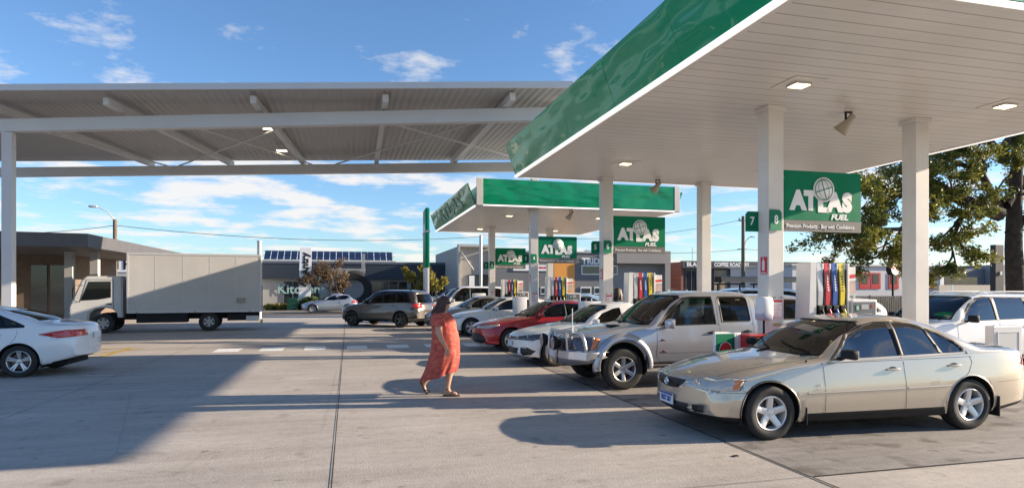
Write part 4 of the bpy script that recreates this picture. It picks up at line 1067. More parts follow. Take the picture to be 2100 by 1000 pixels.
# ------------------------------------------------------------------ other vehicles
whitep = mat('white_car_paint', (.80, .80, .79), .3, 0, 1.0, var=.03); redp = mat('red_metallic_paint', (.40, .010, .022), .28, .25, 1.0, var=.05)
dsil = mat('dark_silver_paint', (.22, .23, .25), .3, .5, 1.0, var=.04); brownp = mat('bronze_grey_paint', (.115, .10, .09), .28, .5, 1.0, var=.05); bluep = mat('pale_blue_paint', (.30, .42, .52), .3, .3, 1.0, var=.04); charc = mat('charcoal_paint', (.05, .053, .06), .28, .4, 1.0, var=.04)
def sedan_spec(paint_, L=4.85, W=.91, H=1.44, wb=2.82, fo=.96, R=.325, hatch=False, nose=.66, **kw):
    rw = fo+wb; k = L/4.85
    xr = L-4.85
    s = H/1.45
    top = [(0, nose-.06), (.02, nose-.02), (.08, nose+.03), (.25, nose+.09), (.6, .865), (1.0, .94), (1.35, .995), (1.7, 1.18*s), (2.05, 1.345*s), (2.35, 1.42*s), (2.75, H)]
    if hatch: top += [(3.2+xr*.5, H-.01), (3.7+xr, H-.06), (4.05+xr, H-.12), (4.35+xr, 1.22), (4.62+xr, 1.02), (4.78+xr, .90), (4.85+xr, .70)]
    else: top += [(3.1+xr, H-.02), (3.5+xr, H-.10), (3.9+xr, 1.22), (4.25+xr, 1.10), (4.7+xr, 1.06), (4.8+xr, 1.0), (4.85+xr, .85)]
    if hatch:
        fr = [(1.62, .955), (3.95+xr, 1.03), (4.0+xr, 1.10), (3.80+xr, 1.22), (3.55+xr, 1.30), (3.1, 1.36), (2.6, 1.365), (2.3, 1.33), (2.0, 1.21)]
        q = ('quarter', [(3.52+xr, 1.035), (3.90+xr, 1.06), (3.9+xr, 1.09), (3.62+xr, 1.225), (3.47+xr, 1.26)])
        re = ('rear', [(2.62, .99), (3.46+xr, 1.025), (3.40+xr, 1.28), (3.05, 1.34), (2.62, 1.345)])
        rwin = (3.6+xr, 4.75+xr, [[(-.55, 1.04), (.55, 1.04), (.5, 1.28), (-.5, 1.28)]])
    else:
        fr = [(1.62, .945), (3.85+xr, 1.0), (3.86+xr, 1.04), (3.6+xr, 1.17), (3.3+xr, 1.28), (3.0, 1.34), (2.6, 1.355), (2.3, 1.32), (2.0, 1.21)]
        q = ('quarter', [(3.48+xr, .995), (3.78+xr, 1.01), (3.75+xr, 1.05), (3.5+xr, 1.17), (3.36+xr, 1.22)])
        re = ('rear', [(2.62, .975), (3.42+xr, .993), (3.30+xr, 1.24), (3.0, 1.315), (2.62, 1.335)])
        rwin = (3.3+xr, 4.3+xr, [[(-.6, 1.13), (.6, 1.13), (.5, 1.34), (-.5, 1.34)]])
    S = dict(L=L, W=W, H=H, R=R, wheels=[fo, rw], paint=paint_, tilt=.22,
        top=top, belt=[(0, nose-.16), (.1, nose-.06), (.5, .76), (1.0, .86), (1.5, .91), (2.5, .955), (3.6+xr, .985), (4.3+xr, 1.0), (4.72+xr, .96), (4.85+xr, .72)],
        bot=[(0, .30), (.06, .23), (.3, .19), (.9, .19), (3.9+xr, .19), (4.4+xr, .25), (4.85+xr, .40)],
        wid=[(0, .78), (.05, .85), (.15, .91), (.4, .965), (.9, 1), (3.6+xr, 1), (4.2+xr, .98), (4.6+xr, .93), (4.85+xr, .80)],
        bow=[(0, .38), (.5, .3), (1.4, .24), (2.1, .08), (2.8, 0), (3.5+xr, -.08), (4.2+xr, -.14), (4.85+xr, -.26)],
        side_win=[('frame', fr), ('front', [(1.74, .965), (2.54, .972), (2.53, 1.335), (2.35, 1.31), (2.05, 1.195)]), re, q],
        windscreen=(1.2, 2.6, [[(-.74, .99), (.74, .99), (.68, 1.12), (.58, 1.35), (.48, 1.39), (-.48, 1.39), (-.58, 1.35), (-.68, 1.12)], [(-.69, 1.02), (.69, 1.02), (.64, 1.13), (.54, 1.33), (.44, 1.365), (-.44, 1.365), (-.54, 1.33), (-.64, 1.13)]]),
        rear_window=rwin, glass=GLASS2,
        lines=[[(1.55, .90), (1.52, .5), (1.56, .25)], [(2.58, .95), (2.60, .25)], [(3.75+xr, 1.0), (3.72+xr, .80), (3.45+xr, .45)]],
        top_lines=[[(.3, .55), (.8, .66), (1.4, .72)]], handles=[(2.42, .83), (3.38+xr*.8, .86)], mirror_at=(1.80, .965), wiper=(1.33, 1.0), seat=[2.3, 3.15], dash=(1.6, .97), rvm=(2.1, 1.28),
        feat=[('headlight', 'Y', [(0, .60), (.4, .62), (.72, .76), (.3, .745), (.0, .70)], LENS, lambda c, n: c.x < .9 and abs(c.y) > .40 and n.z < .8),
              ('grille', 'X', [(-.5, .26), (.5, .26), (.60, .42), (-.60, .42)], GRILLE, front),
              ('tail_light', 'Y', [(4.3+xr, .78), (4.9+xr, .76), (4.9+xr, .96), (4.5+xr, .97)], TAIL, lambda c, n: c.x > 4.2+xr and abs(c.y) > .35)],
        wk=dict(rim=.215, wd=.215, spokes=5, w0=.03, w1=.022, twin=True))
    S.update(kw); return S
# red sedan
S = sedan_spec(redp, nose=.72)
S['feat'] = [('headlight', 'Y', [(.02, .655), (.35, .665), (.62, .745), (.60, .775), (.25, .735), (.02, .70)], LENS, lambda c, n: c.x < .9 and abs(c.y) > .36 and n.z < .85),
    ('grille', 'X', [(-.62, .24), (.62, .24), (.74, .34), (.5, .50), (-.5, .50), (-.74, .34)], GRILLE, front),
    ('upper_grille', 'X', [(-.42, .655), (.42, .655), (.40, .69), (-.40, .69)], GRILLE, front), S['feat'][2]]
root, sx, sy, sz = make_car('sedan', 'red sedan with tall black mesh grille parked between two white hatchbacks', 'car', S, (3.52, 18.05, 0), 0)
b = NB()
for k in range(6): z = .27+k*.038; tube(b, [sx(-.6+1.2*t/10, z, .004) for t in range(11)], .005, 4)
fin('grille_bars', b, BLACK, root, 60); b = NB(); q = sx(0, .675, .02); lathe(b, [(.03, 0), (.045, -.006), (.05, .006)], 20, 'X', 0, tuple(q)); fin('badge', b, CHROME, root)
for s in (-1, 1):
    b = NB(); tube(b, [sx(s*.66, .50, .004), sx(s*.74, .33, .004), sx(s*.62, .23, .004), sx(s*.2, .215, .004)], .012, 6); fin('bumper_lip', b, LGREY, root, 60)
# white hatch with black lower grilles
S = sedan_spec(whitep, L=4.25, W=.90, H=1.46, wb=2.58, fo=.86, hatch=True, nose=.70, wk=dict(rim=.225, wd=.22, spokes=5, w0=.022, w1=.018, twin=True, col=mat('bronze_alloy', (.16, .11, .08), .35, .6, .5, var=.05)))
S['feat'] = [('headlight', 'Y', [(.0, .60), (.35, .60), (.58, .66), (.62, .755), (.3, .73), (.0, .66)], DLENS, lambda c, n: c.x < .9 and abs(c.y) > .38 and n.z < .85),
    ('upper_grille', 'X', [(-.42, .60), (.42, .60), (.42, .665), (-.42, .665)], GRILLE, front),
    ('lower_grille', 'X', [(-.36, .27), (.36, .27), (.42, .41), (-.42, .41)], GRILLE, front),
    ('corner_intake', 'X', [(.50, .24), (.74, .27), (.80, .36), (.70, .44), (.50, .43)], GRILLE, front), S['feat'][2]]
root, sx, sy, sz = make_car('hatchback', 'white hatchback with dark headlamps and bronze wheels beside the silver ute', 'car', S, (3.74, 14.50, 0), 0)
for s in (-1, 1):
    b = NB(); q = sx(s*.62, .685, .004); lathe(b, [(.03, 0), (.045, -.004), (.05, .004)], 16, 'X', 0, tuple(q)); fin('lamp_ring', b, LENS, root)
    b = NB(); tube(b, [sx(s*.52, .415, .006), sx(s*.68, .42, .006)], .008, 5); fin('chrome_strip', b, CHROME, root)
b = NB(); tube(b, [sx(-.42+.84*t/8, .632, .006) for t in range(9)], .006, 5); fin('grille_bar', b, CHROME, root, 60)
b = NB(); q = sx(0, .635, .02); lathe(b, [(.001, -.004), (.05, -.003), (.055, .006)], 20, 'X', 0, tuple(q)); fin('badge', b, CHROME, root)
plate(root, sx(0, .50, .015), .37, .12, PL_W)
# white saloon hatch further back
S = sedan_spec(whitep, L=4.65, W=.92, H=1.46, wb=2.85, fo=.85, hatch=True, nose=.66, R=.33)
S['feat'] = [('headlight', 'Y', [(.05, .63), (.35, .66), (.60, .76), (.3, .72), (.05, .66)], DLENS, lambda c, n: c.x < .9 and abs(c.y) > .45 and n.z < .85), ('corner_intake', 'X', [(.52, .32), (.78, .34), (.78, .40), (.52, .40)], GRILLE, front), ('grille', 'X', [(-.42, .24), (.42, .24), (.46, .31), (-.46, .31)], GRILLE, front), S['feat'][2]]
make_car('hatchback', 'smooth grille-less white hatchback behind the red sedan', 'car', S, (3.60, 23.95, 0), 0)
# dark silver car
S = sedan_spec(dsil, L=4.3, W=.88, H=1.47, wb=2.6, fo=.86, hatch=True, nose=.70)
make_car('hatchback', 'dark silver hatchback half hidden behind the white hatchbacks', 'car', S, (3.15, 26.9, 0), 0)
make_car('hatchback', 'pale blue hatchback at the far pumps, only its roof showing', 'car', sedan_spec(bluep, L=4.3, W=.88, H=1.52, wb=2.6, fo=.86, hatch=True), (9.3, 31.2, 0), 0)
def suv_spec(paint_, L=4.8, W=.94, H=1.70, wb=2.82, fo=.92, R=.36, sq=0, **kw):
    xr = L-4.8; rw = fo+wb; h = H-1.7
    S = dict(L=L, W=W, H=H, R=R, wheels=[fo, rw], paint=paint_, tilt=.17, n=8, RA=R+.06,
        top=[(0, .80), (.03, .88), (.12, .94), (.5, 1.03), (1.0, 1.09), (1.22, 1.13), (1.5, 1.33+h*.5), (1.85, 1.55+h), (2.15, 1.65+h), (2.6, H), (3.6+xr, H-.01), (4.3+xr, H-.05), (4.5+xr, H-.14), (4.66+xr, 1.25), (4.75+xr, 1.05), (4.8+xr, .8)],
        belt=[(0, .70), (.1, .82), (.5, .93), (1.0, 1.0), (1.5, 1.04), (2.5, 1.08), (4.0+xr, 1.12), (4.6+xr, 1.10), (4.8+xr, .74)],
        bot=[(0, .36), (.1, .30), (.4, .25), (3.9+xr, .25), (4.5+xr, .32), (4.8+xr, .42)],
        wid=[(0, .80), (.05, .87), (.15, .92), (.4, .97), (.9, 1), (3.9+xr, 1), (4.5+xr, .97), (4.7+xr, .93), (4.8+xr, .86)],
        bow=[(0, .26), (.5, .22), (1.3, .22), (2.0, .08), (2.6, 0), (4.0+xr, -.03), (4.8+xr, -.16)],
        side_win=[('frame', [(1.55, 1.08), (4.35+xr, 1.15), (4.36+xr, 1.2), (4.16+xr, 1.54+h), (3.9+xr, 1.59+h), (2.4, 1.61+h), (2.2, 1.58+h), (1.95, 1.46+h*.7)]),
                  ('front', [(1.66, 1.10), (2.55, 1.115), (2.54, 1.585+h), (2.42, 1.58+h), (2.22, 1.55+h), (1.98, 1.42+h*.7)]),
                  ('rear', [(2.64, 1.12), (3.45+xr*.6, 1.135), (3.43+xr*.6, 1.575+h), (2.65, 1.59+h)]), ('quarter', [(3.54+xr*.6, 1.14), (4.28+xr, 1.17), (4.08+xr, 1.51+h), (3.9+xr, 1.56+h), (3.52+xr*.6, 1.57+h)])],
        windscreen=(1.1, 2.5, [[(-.76, 1.12), (.76, 1.12), (.64, 1.58+h), (.56, 1.62+h), (-.56, 1.62+h), (-.64, 1.58+h)], [(-.72, 1.15), (.72, 1.15), (.61, 1.56+h), (.53, 1.595+h), (-.53, 1.595+h), (-.61, 1.56+h)]]),
        rear_window=(4.3+xr, 4.8+xr, [[(-.66, 1.12), (.66, 1.12), (.58, 1.50+h), (-.58, 1.50+h)]]),
        feat=[('headlight', 'Y', [(0, .70), (.35, .70), (.58, .84), (.3, .90), (.0, .86)], LENS, lambda c, n: c.x < .8 and abs(c.y) > .45 and n.z < .8),
              ('grille', 'X', [(-.42, .66), (.42, .66), (.45, .82), (-.45, .82)], GRILLE, front), ('lower_grille', 'X', [(-.6, .38), (.6, .38), (.62, .50), (-.62, .50)], GRILLE, front),
              ('tail_light', 'Y', [(4.42+xr, .90), (4.9+xr, .90), (4.9+xr, 1.08), (4.45+xr, 1.08)], TAIL, lambda c, n: c.x > 4.3+xr and abs(c.y) > .5)],
        lines=[[(1.45, 1.02), (1.42, .6), (1.46, .34)], [(2.60, 1.1), (2.60, .33)], [(3.60+xr*.6, 1.12), (3.55+xr*.6, .8), (3.35+xr, .55)]], top_lines=[[(.3, .6), (1.2, .72)]],
        skirt=[[(1.3, .2), (3.2+xr, .2), (3.2+xr, .36), (1.3, .36)]], handles=[(2.42, .97), (3.36+xr*.6, .98)], mirror_at=(1.72, 1.09), mirror_size=(.22, .17), wiper=(1.15, 1.13), seat=[2.2, 3.05], seatz=.70, dash=(1.5, 1.08), rvm=(2.0, 1.5), glass=GLASS2, floor=.3,
        wk=dict(rim=.23, wd=.23, spokes=5, w0=.04, w1=.034))
    S.update(kw); return S
def rails(root, x0, x1, z, y, m_, sz=None):
    for s in (-1, 1):
        b = NB(); tube(b, [(x0, s*y, z), (x0+.12, s*y, z+.05), ((x0+x1)/2, s*y, z+.055), (x1-.12, s*y, z+.045), (x1, s*y, z-.01)], .018, 6); fin('roof_rail', b, m_, root, 60)
S = suv_spec(whitep, L=4.85, glass=GLASS, mirror_mat=BLACK)
root, sx, sy, sz = make_car('wagon', 'white wagon with black mirrors at the right edge behind the gold sedan', 'car', S, (11.0, 11.35, 0), 0)
rails(root, 2.35, 4.3, 1.665, .58, LGREY)
root, *_ = make_car('wagon', 'white wagon partly hidden between the nearest pump and the right column', 'car', suv_spec(whitep, L=4.7, H=1.56, glass=GLASS), (9.55, 14.6, 0), 0)
b = NB(); box(b, 4.0, 4.2, -.5, -.3, 1.5, 1.6, .02); b.free()
root, *_ = make_car('four_wheel_drive', 'grey four wheel drive with a rolled awning on roof bars behind the ute', 'car', suv_spec(whitep, L=4.9, H=1.80), (9.9, 18.2, 0), 0)
b = NB(); prism(b, [(-.98, 1.98), (-.72, 2.0), (-.70, 2.13), (-.84, 2.16), (-.97, 2.11)], 1.3, 4.3, 'X'); fin('awning', b, mat('grey_awning_bag', (.24, .22, .19), .7, var=.2, bump=.4, bscale=5), root)
b = NB(); prism(b, [(-1.0, 1.96), (-.98, 2.16), (-.72, 2.15), (-.70, 1.98)], 1.22, 1.298, 'X'); fin('awning_end_cap', b, BLACK, root)
for x in (2.2, 3.6):
    b = NB(); tube(b, [(x, -.80, 1.93), (x, .80, 1.93)], .03, 6); tube(b, [(x, -.62, 1.72), (x, -.62, 1.93)], .03, 6); tube(b, [(x, .62, 1.72), (x, .62, 1.93)], .03, 6); fin('roof_bar', b, BLACK, root, 60)
# large white four wheel drive behind
root, *_ = make_car('van', 'large white four wheel drive wagon farthest back in the bays, above the dark silver hatch', 'car', suv_spec(whitep, L=5.0, H=1.90, W=.96), (3.55, 33.2, 0), 0)
# bronze SUV driving off: near front wheel and near rear wheel from the photograph
A = CP(721, 29.6, 0); B_ = CP(832, 28.35, 0); d = (B_-A); ang = math.atan2(d.y, d.x); wb = d.length
dirv = d.normalized(); nrm = Vector((-dirv.y, dirv.x, 0))
k = 2.72
S = suv_spec(brownp, L=4.55, H=1.72, wb=2.72, fo=.88, W=.95, wk=dict(rim=.235, wd=.24, spokes=5, w0=.03, w1=.02, twin=True, col=mat('dark_alloy', (.05, .05, .05), .3, .5, .5)))
pf = A-dirv*.88+nrm*.93
root, *_ = make_car('suv', 'bronze grey four wheel drive wagon crossing behind the walking woman', 'car', S, (pf.x, pf.y, 0), ang)
rails(root, 2.2, 4.0, 1.68, .6, BLACK)
# far silver hatch
S = sedan_spec(dsil, L=4.2, W=.88, H=1.5, wb=2.55, fo=.86, hatch=True)
root, *_ = make_car('hatchback', 'silver hatchback on the street in front of the white totem flag', 'car', sedan_spec(silver, L=4.2, W=.88, H=1.5, wb=2.55, fo=.86, hatch=True), (WX(618, 50.2), 50.2, -.1), 0)
root, *_ = make_car('wagon', 'dark wagon parked before the long building, above the bronze wagon', 'car', suv_spec(charc), (WX(750, 57), 57, 0), 0)
root, *_ = make_car('four_wheel_drive', 'small white four wheel drive parked far off behind the green totem', 'car', suv_spec(whitep, L=4.2), (WX(868, 56), 56, 0), 0)
# white sedan lower left, seen from behind
S = sedan_spec(whitep, L=4.7, W=.91, H=1.43, wb=2.70, fo=.92, wk=dict(rim=.22, wd=.21, spokes=5, w0=.022, w1=.018, twin=True))
S['feat'][2] = ('tail_light', 'Y', [(3.95, .86), (4.3, .78), (4.8, .82), (4.8, .93), (4.4, .94)], TAIL, lambda c, n: c.x > 3.8 and abs(c.y) > .38)
S['skirt'] = [[(3.95, .1), (4.8, .25), (4.8, .42), (4.2, .30)]]
root, sx, sy, sz = make_car('sedan', 'white sedan at the lower left edge, seen from its tail', 'car', S, (-10.02, 15.55, 0), rad(0))
plate(root, sx(0, .80, .012, True), .37, .12, PL_W, None, back=True)

# ------------------------------------------------------------------ box truck
TW = mat('dusty_white_truck_paint', (.58, .57, .55), .45, var=.12, vscale=1.2); BX = mat('truck_box_panel', (.50, .49, .47), .5, var=.12, vscale=.7, bump=.1, bscale=4)
A = CP(210, 24.9, 0); B_ = CP(428, 26.25, 0); d = B_-A; ang = math.atan2(d.y, d.x); dv = d.normalized(); nv = Vector((-dv.y, dv.x, 0)); wb = d.length
o = A+nv*1.05-dv*1.15
tr = empty('box_truck', (o.x, o.y, 0), ang, 'white box truck with a tall plain body parked across the left lanes', 'truck')
fxw, rxw = 1.15, 1.15+wb
b = NB(); prism(b, [(.02, .45), (0, 1.05), (.10, 1.30), (.42, 2.12), (.62, 2.26), (1.75, 2.28), (1.82, 2.15), (1.82, .62), (1.65, .62), (1.62, .80), (1.45, .96), (1.15, 1.02), (.85, .96), (.68, .80), (.64, .45)], -.95, .95); bmesh.ops.bevel(b, geom=[e for e in b.edges if abs(abs((e.verts[0].co.y+e.verts[1].co.y)/2)-.95) < .01], offset=.05, segments=2, affect='EDGES'); fin('cab', b, TW, tr, 30)
for s in (-1, 1):
    b = NB(); prism(b, [(.40, 1.30), (.42, 1.38), (.66, 2.05), (1.42, 2.06), (1.42, 1.42), (1.0, 1.34)], s*.945, s*.957); fin('side_window', b, GLASS2, tr)
    b = NB(); tube(b, [(.36, s*.953, 1.24), (.60, s*.953, 2.12), (1.5, s*.953, 2.12), (1.52, s*.953, .95)], .008, 4); fin('door_gap', b, BLACK, tr)
    b = NB(); box(b, 1.30, 1.46, min(s*.95, s*.975), max(s*.95, s*.975), 1.14, 1.19, .006); fin('door_handle', b, BLACK, tr)
    b = NB(); tube(b, [(.45, s*.95, 1.9), (.22, s*1.12, 1.9), (.22, s*1.12, 1.3), (.30, s*.95, 1.25)], .014, 6); box(b, .17, .22, s*1.12-.09, s*1.12+.09, 1.38, 1.80, .02); fin('wing_mirror', b, BLACK, tr, 50)
b = NB(); b.faces.new([b.verts.new(q) for q in ((.105, -.82, 1.36), (.105, .82, 1.36), (.405, .78, 2.12), (.405, -.78, 2.12))]); fin('windscreen', b, GLASS2, tr, None, (-.012, 0, 0))
b = NB(); box(b, -.03, .03, -.6, .6, .78, .98, .01); fin('grille', b, GRILLE, tr); b = NB(); box(b, -.06, .12, -.93, .93, .38, .62, .03); fin('bumper', b, LGREY, tr)
for s in (-1, 1): b = NB(); box(b, -.02, .12, s*.80-.13, s*.80+.13, .72, .90, .03); fin('headlight', b, LENS, tr)
bx0 = 2.0; bx1 = bx0+5.0
b = NB(); box(b, bx0, bx1, -1.08, 1.08, .80, 3.20, .02); bxo = fin('box_body', b, BX, tr)
b = NB()
for (x0, x1, z0, z1) in ((bx0-.01, bx1+.01, 3.14, 3.22), (bx0-.01, bx1+.01, .78, .86), (bx0-.01, bx0+.06, .86, 3.14), (bx1-.06, bx1+.01, .86, 3.14)): box(b, x0, x1, -1.095, -1.081, z0, z1)
fin('box_frame', b, LGREY, bxo)
for k in range(1, 5): x_ = bx0+(bx1-bx0)*k/5; b = NB(); box(b, x_-.012, x_+.012, -1.084, -1.0805, .86, 3.14); fin('panel_seam', b, LGREY, bxo)
for k in range(3): x_ = bx0+.3+k*2.1; b = NB(); box(b, x_, x_+.09, -1.105, -1.095, .80, .84); fin('marker_lamp', b, AMBER, bxo)
b = NB(); box(b, bx1-.98, bx1-.62, -1.10, -1.082, 1.15, 1.38, .004); fin('vent_plate', b, mat('vent_beige', (.34, .31, .26), .6, var=.2), bxo)
b = NB(); box(b, 1.0, bx1-.1, -.42, .42, .50, .78); box(b, 2.3, rxw-.8, -.95, -.4, .38, .76, .03); box(b, rxw+.7, bx1-.2, -.9, .9, .42, .70, .02); fin('chassis', b, UNDER, tr)
b = NB(); box(b, bx1-.6, bx1-.1, -1.02, -1.0, .40, .62, .004); fin('rear_marker', b, LGREY, tr); b = NB(); box(b, bx1-.05, bx1+.04, -1.0, 1.0, .28, .36, .01); fin('tail_step', b, mat('yellow_paint', (.6, .42, .03), .5, var=.2), tr)
b = NB(); box(b, bx1+.0, bx1+.06, -1.06, -.98, .8, 1.9, .01); fin('door_hinge_post', b, GREY, tr)
for wx in (fxw, rxw):
    for s in (-1, 1): make_wheel(tr, wx, s*.86, s, R=.39, rim=.22, wd=.25, spokes=6, w0=.05, w1=.05, col=mat('white_steel_wheel', (.42, .41, .40), .5, .2))

# ------------------------------------------------------------------ buildings across the street
def W_(b, px0, px1, Y, z0, z1, y0=-.03, y1=.0, bev=0):
    box(b, WX(px0, Y), WX(px1, Y), Y+y0, Y+y1, z0, z1, bev)
def Hz(py, px, Y): return WZ(py, WX(px, Y), Y)
GLB = mat('dark_shop_glass', (.02, .025, .03), .08, spec=.9, var=.4, vscale=.4)
# long building with solar panels
Y = 64; x0, x1 = WX(505, Y), WX(938, Y); zt = Hz(541, 700, Y); zf = Hz(572, 700, Y)
bl = empty('long_shop_building', ((x0+x1)/2, Y, 0), 0, 'long low shop building with dark fascia and rows of solar panels on its roof', 'building')
inv2 = Matrix.Translation(-bl.location)
def PB(nm, b, m, par=None, parent=None, sm=None):
    bmesh.ops.translate(b, verts=b.verts[:], vec=-parent_loc[0]); return fin(nm, b, m, par or parent, sm)
parent_loc = [bl.location.copy()]
b = NB(); box(b, x0, x1, Y, Y+14, 0, zt-.05); PB('wall', b, mat('pale_render', (.40, .39, .37), .85, var=.15, vscale=.3), bl)
b = NB(); W_(b, 505, 938, Y, zf, zt, -.5, -.002); PB('fascia', b, mat('navy_fascia', (.028, .038, .055), .5, var=.15, vscale=.5), bl)
b = NB(); W_(b, 505, 938, Y, zt+.002, zt+.22, -.56, .1); PB('gutter', b, mat('blue_grey_gutter', (.12, .14, .17), .5, .2), bl)
for p0, p1, z0 in ((582, 656, .1), (760, 835, .3), (842, 868, .3), (872, 930, .1)):
    b = NB(); W_(b, p0, p1, Y, z0, zf-.25, -.04, -.005); o = PB('window', b, GLB, bl)
    b = NB(); n_ = 4
    for i in range(n_+1):
        q = p0+(p1-p0)*i/n_; W_(b, q-.4, q+.4, Y, z0, zf-.25, -.09, -.042)
    PB('window_frame', b, GREY, o)
text('shop_lettering', 'Kitchens', 1.25, mat('pale_teal_letters', (.33, .50, .48), .5), bl, (WX(619, Y)-bl.location.x, -.12, 1.65), (rad(90), 0, 0), .03, sx=1.02)
# solar panels
PV = mat('solar_cell_blue', (.012, .02, .06), .15, spec=.8, coat=1)
pa = Hz(532, 560, Y+2)
rk = empty('solar_array', (WX(670, Y+2), Y+2, 0), 0, 'tilted double row of dark blue solar panels on the long shop roof', 'solar panels'); parent_loc[0] = rk.location.copy()
n_ = 20; xa, xb = WX(541, Y+2), WX(806, Y+2); Za, Zb = Hz(532, 670, Y+2), Hz(513, 670, Y+2)
for i in range(n_):
    for j in range(2):
        u0 = xa+(xb-xa)*i/n_; u1 = xa+(xb-xa)*(i+1)/n_-.06; v0, v1 = j/2, (j+1)/2-.03
        b = NB(); P = [(u0, Y+2+1.3*v0, Za+(Zb-Za)*v0), (u1, Y+2+1.3*v0, Za+(Zb-Za)*v0), (u1, Y+2+1.3*v1, Za+(Zb-Za)*v1), (u0, Y+2+1.3*v1, Za+(Zb-Za)*v1)]
        lo = [b.verts.new(q) for q in P]; hi = [b.verts.new((q[0], q[1]+.03, q[2]-.04)) for q in P]; b.faces.new(lo); b.faces.new(hi[::-1])
        for t in range(4): b.faces.new((lo[t], lo[(t+1) % 4], hi[(t+1) % 4], hi[t]))
        bmesh.ops.recalc_face_normals(b, faces=b.faces[:]); PB('solar_panel', b, PV, rk)
b = NB()
for z_, y_ in ((Za-.06, Y+1.95), ((Za+Zb)/2-.05, Y+2.68), (Zb-.05, Y+3.3)): box(b, xa-.2, xb+.2, y_, y_+.08, z_-.06, z_)
for i in range(11):
    x_ = xa+(xb-xa)*i/10; box(b, x_-.04, x_+.04, Y+3.3, Y+3.38, zt+.1, Zb-.12)
box(b, xa-.3, WX(812, Y+2), Y+1.7, Y+1.9, zt+.22, Za-.10)
PB('mounting_rails', b, LGREY, rk)
# tyre shaped arch and fluted screen
r = empty('tyre_arch', (WX(705, 60), 60, 0), 0, 'giant black tyre ring standing in a pale fluted screen before the shops', 'display')
b = NB(); lathe(b, [(.95, -.35), (1.45, -.42), (1.62, -.30), (1.65, 0), (1.62, .30), (1.45, .42), (.95, .35), (.9, 0), (.95, -.35)], 36, 'Y', 0, (.9, 0, 1.7)); bmesh.ops.recalc_face_normals(b, faces=b.faces[:]); fin('tyre_ring', b, RUBBER, r, 40)
b = NB(); FL = mat('pale_fluted_sheet', (.42, .42, .40), .6, var=.1)
xs_ = WX(655, 60)-r.location.x; xe = WX(750, 60)-r.location.x; n_ = 34
for i in range(n_):
    xa = xs_+(xe-xs_)*i/n_; 
    zb_ = 0
    if abs(xa-.9) < 1.72: zb_ = 1.7+math.sqrt(max(0, 1.72**2-(xa-.9)**2))
    zt_ = 5.0 if xa > 1.6 else 3.6
    if zb_ < zt_: box(b, xa, xa+(xe-xs_)/n_*.62, .5, .58, zb_, zt_)
box(b, xs_, xe, .59, .64, 3.45, 3.6); fin('fluted_screen', b, FL, r)
# totem flag sign
r = empty('totem_flag', (WX(626, 53.6), 53.6, 0), 0, 'tall white totem with vertical black lettering before the shop windows', 'sign'); z1 = Hz(508, 626, 53.6)
b = NB(); hw = (WX(640, 53.6)-WX(612, 53.6))/2; prism(b, [(-hw*1.05, 0), (hw*.75, 0), (hw*.95, z1), (-hw*.75, z1)], -.08, .08); fin('totem_panel', b, SIGNW, r)
t = text('totem_lettering', 'Antry', .78, BLACK, r, (.0, -.095, z1-1.3), (rad(90), rad(-90), 0), .03); t = text('totem_symbol', 'A', .7, BLACK, r, (-.15, -.095, z1-2.9), (rad(90), rad(-90), 0), .03)
# grey warehouse
Y = 55; zt = 5.56
x0, xm, x1 = WX(943, Y), WX(1258, Y), WX(1367, Y)
gb = empty('grey_warehouse', ((x0+x1)/2, Y, 0), 0, 'grey rendered warehouse with white lettering, orange door panel and white frames', 'building'); parent_loc[0] = gb.location.copy()
GW = mat('mid_grey_render', (.17, .175, .185), .8, var=.12, vscale=.3); LW = mat('pale_corrugated_cladding', (.46, .45, .43), .6, var=.08, vscale=.4); TW2 = mat('taupe_render', (.30, .285, .27), .8, var=.1, vscale=.3)
b = NB(); box(b, x0, WX(1010, Y), Y+.6, Y+16, 0, zt-.02); PB('cladding_wall', b, LW, gb)
b = NB()
for i in range(40): yy = Y+.65+i*.38; box(b, x0-.03, x0-.001, yy, yy+.12, .05, zt-.05)
PB('cladding_ribs', b, LW, gb)
b = NB(); box(b, x0-.15, x0, Y-.2, Y+.6, 0, zt+.1); box(b, x0, WX(1010, Y), Y-.2, Y+.6, zt-.12, zt+.1); PB('portal_frame', b, LW, gb)
b = NB(); W_(b, 1010, 1258, Y, 0, 5.05, 0, 15.8); PB('grey_wall', b, GW, gb)
b = NB(); W_(b, 1258, 1356, Y, 0, 5.05, .02, 15.8); W_(b, 1356, 1366.8, Y, 0, 4.09, -.79, .0); W_(b, 1258.2, 1367, Y, 4.1, 5.3, -.8, .0); PB('recessed_wall', b, TW2, gb)
b = NB(); W_(b, 1000, 1367, Y, 5.06, 5.18, -.1, 15.9); PB('roof_edge', b, LW, gb)
b = NB(); W_(b, 943, 1010, Y, 0, zt-.12, .3, .58); PB('entry_wall', b, mat('cream_wall', (.42, .38, .33), .8, var=.1), gb)
b = NB(); W_(b, 962, 1003, Y, 0, 3.0, .22, .28); o = PB('entry_door', b, GLB, gb)
b = NB(); W_(b, 963, 974, Y, 1.5, 2.9, .19, .215); PB('door_poster', b, SIGNW, o)
b = NB(); W_(b, 1136, 1178, Y, 0, 4.9, -.06, -.003); PB('orange_panel', b, mat('orange_panel', (.78, .33, .06), .5, var=.06), gb)
for p0, p1, q0, q1 in ((1192, 1266, 563, 543.5), (1190, 1212, 603, 588), (1218, 1240, 603, 588), (1108, 1130, 603, 588)):
    z0, z1 = Hz(q0, 1200, Y), Hz(q1, 1200, Y)
    b = NB(); W_(b, p0, p1, Y, z0, z1, -.08, -.003); o = PB('window_frame', b, SIGNW, gb)
    b = NB(); W_(b, p0+1.8, p1-1.8, Y, z0+.1, z1-.1, -.095, -.081); PB('window_pane', b, GLB, o)
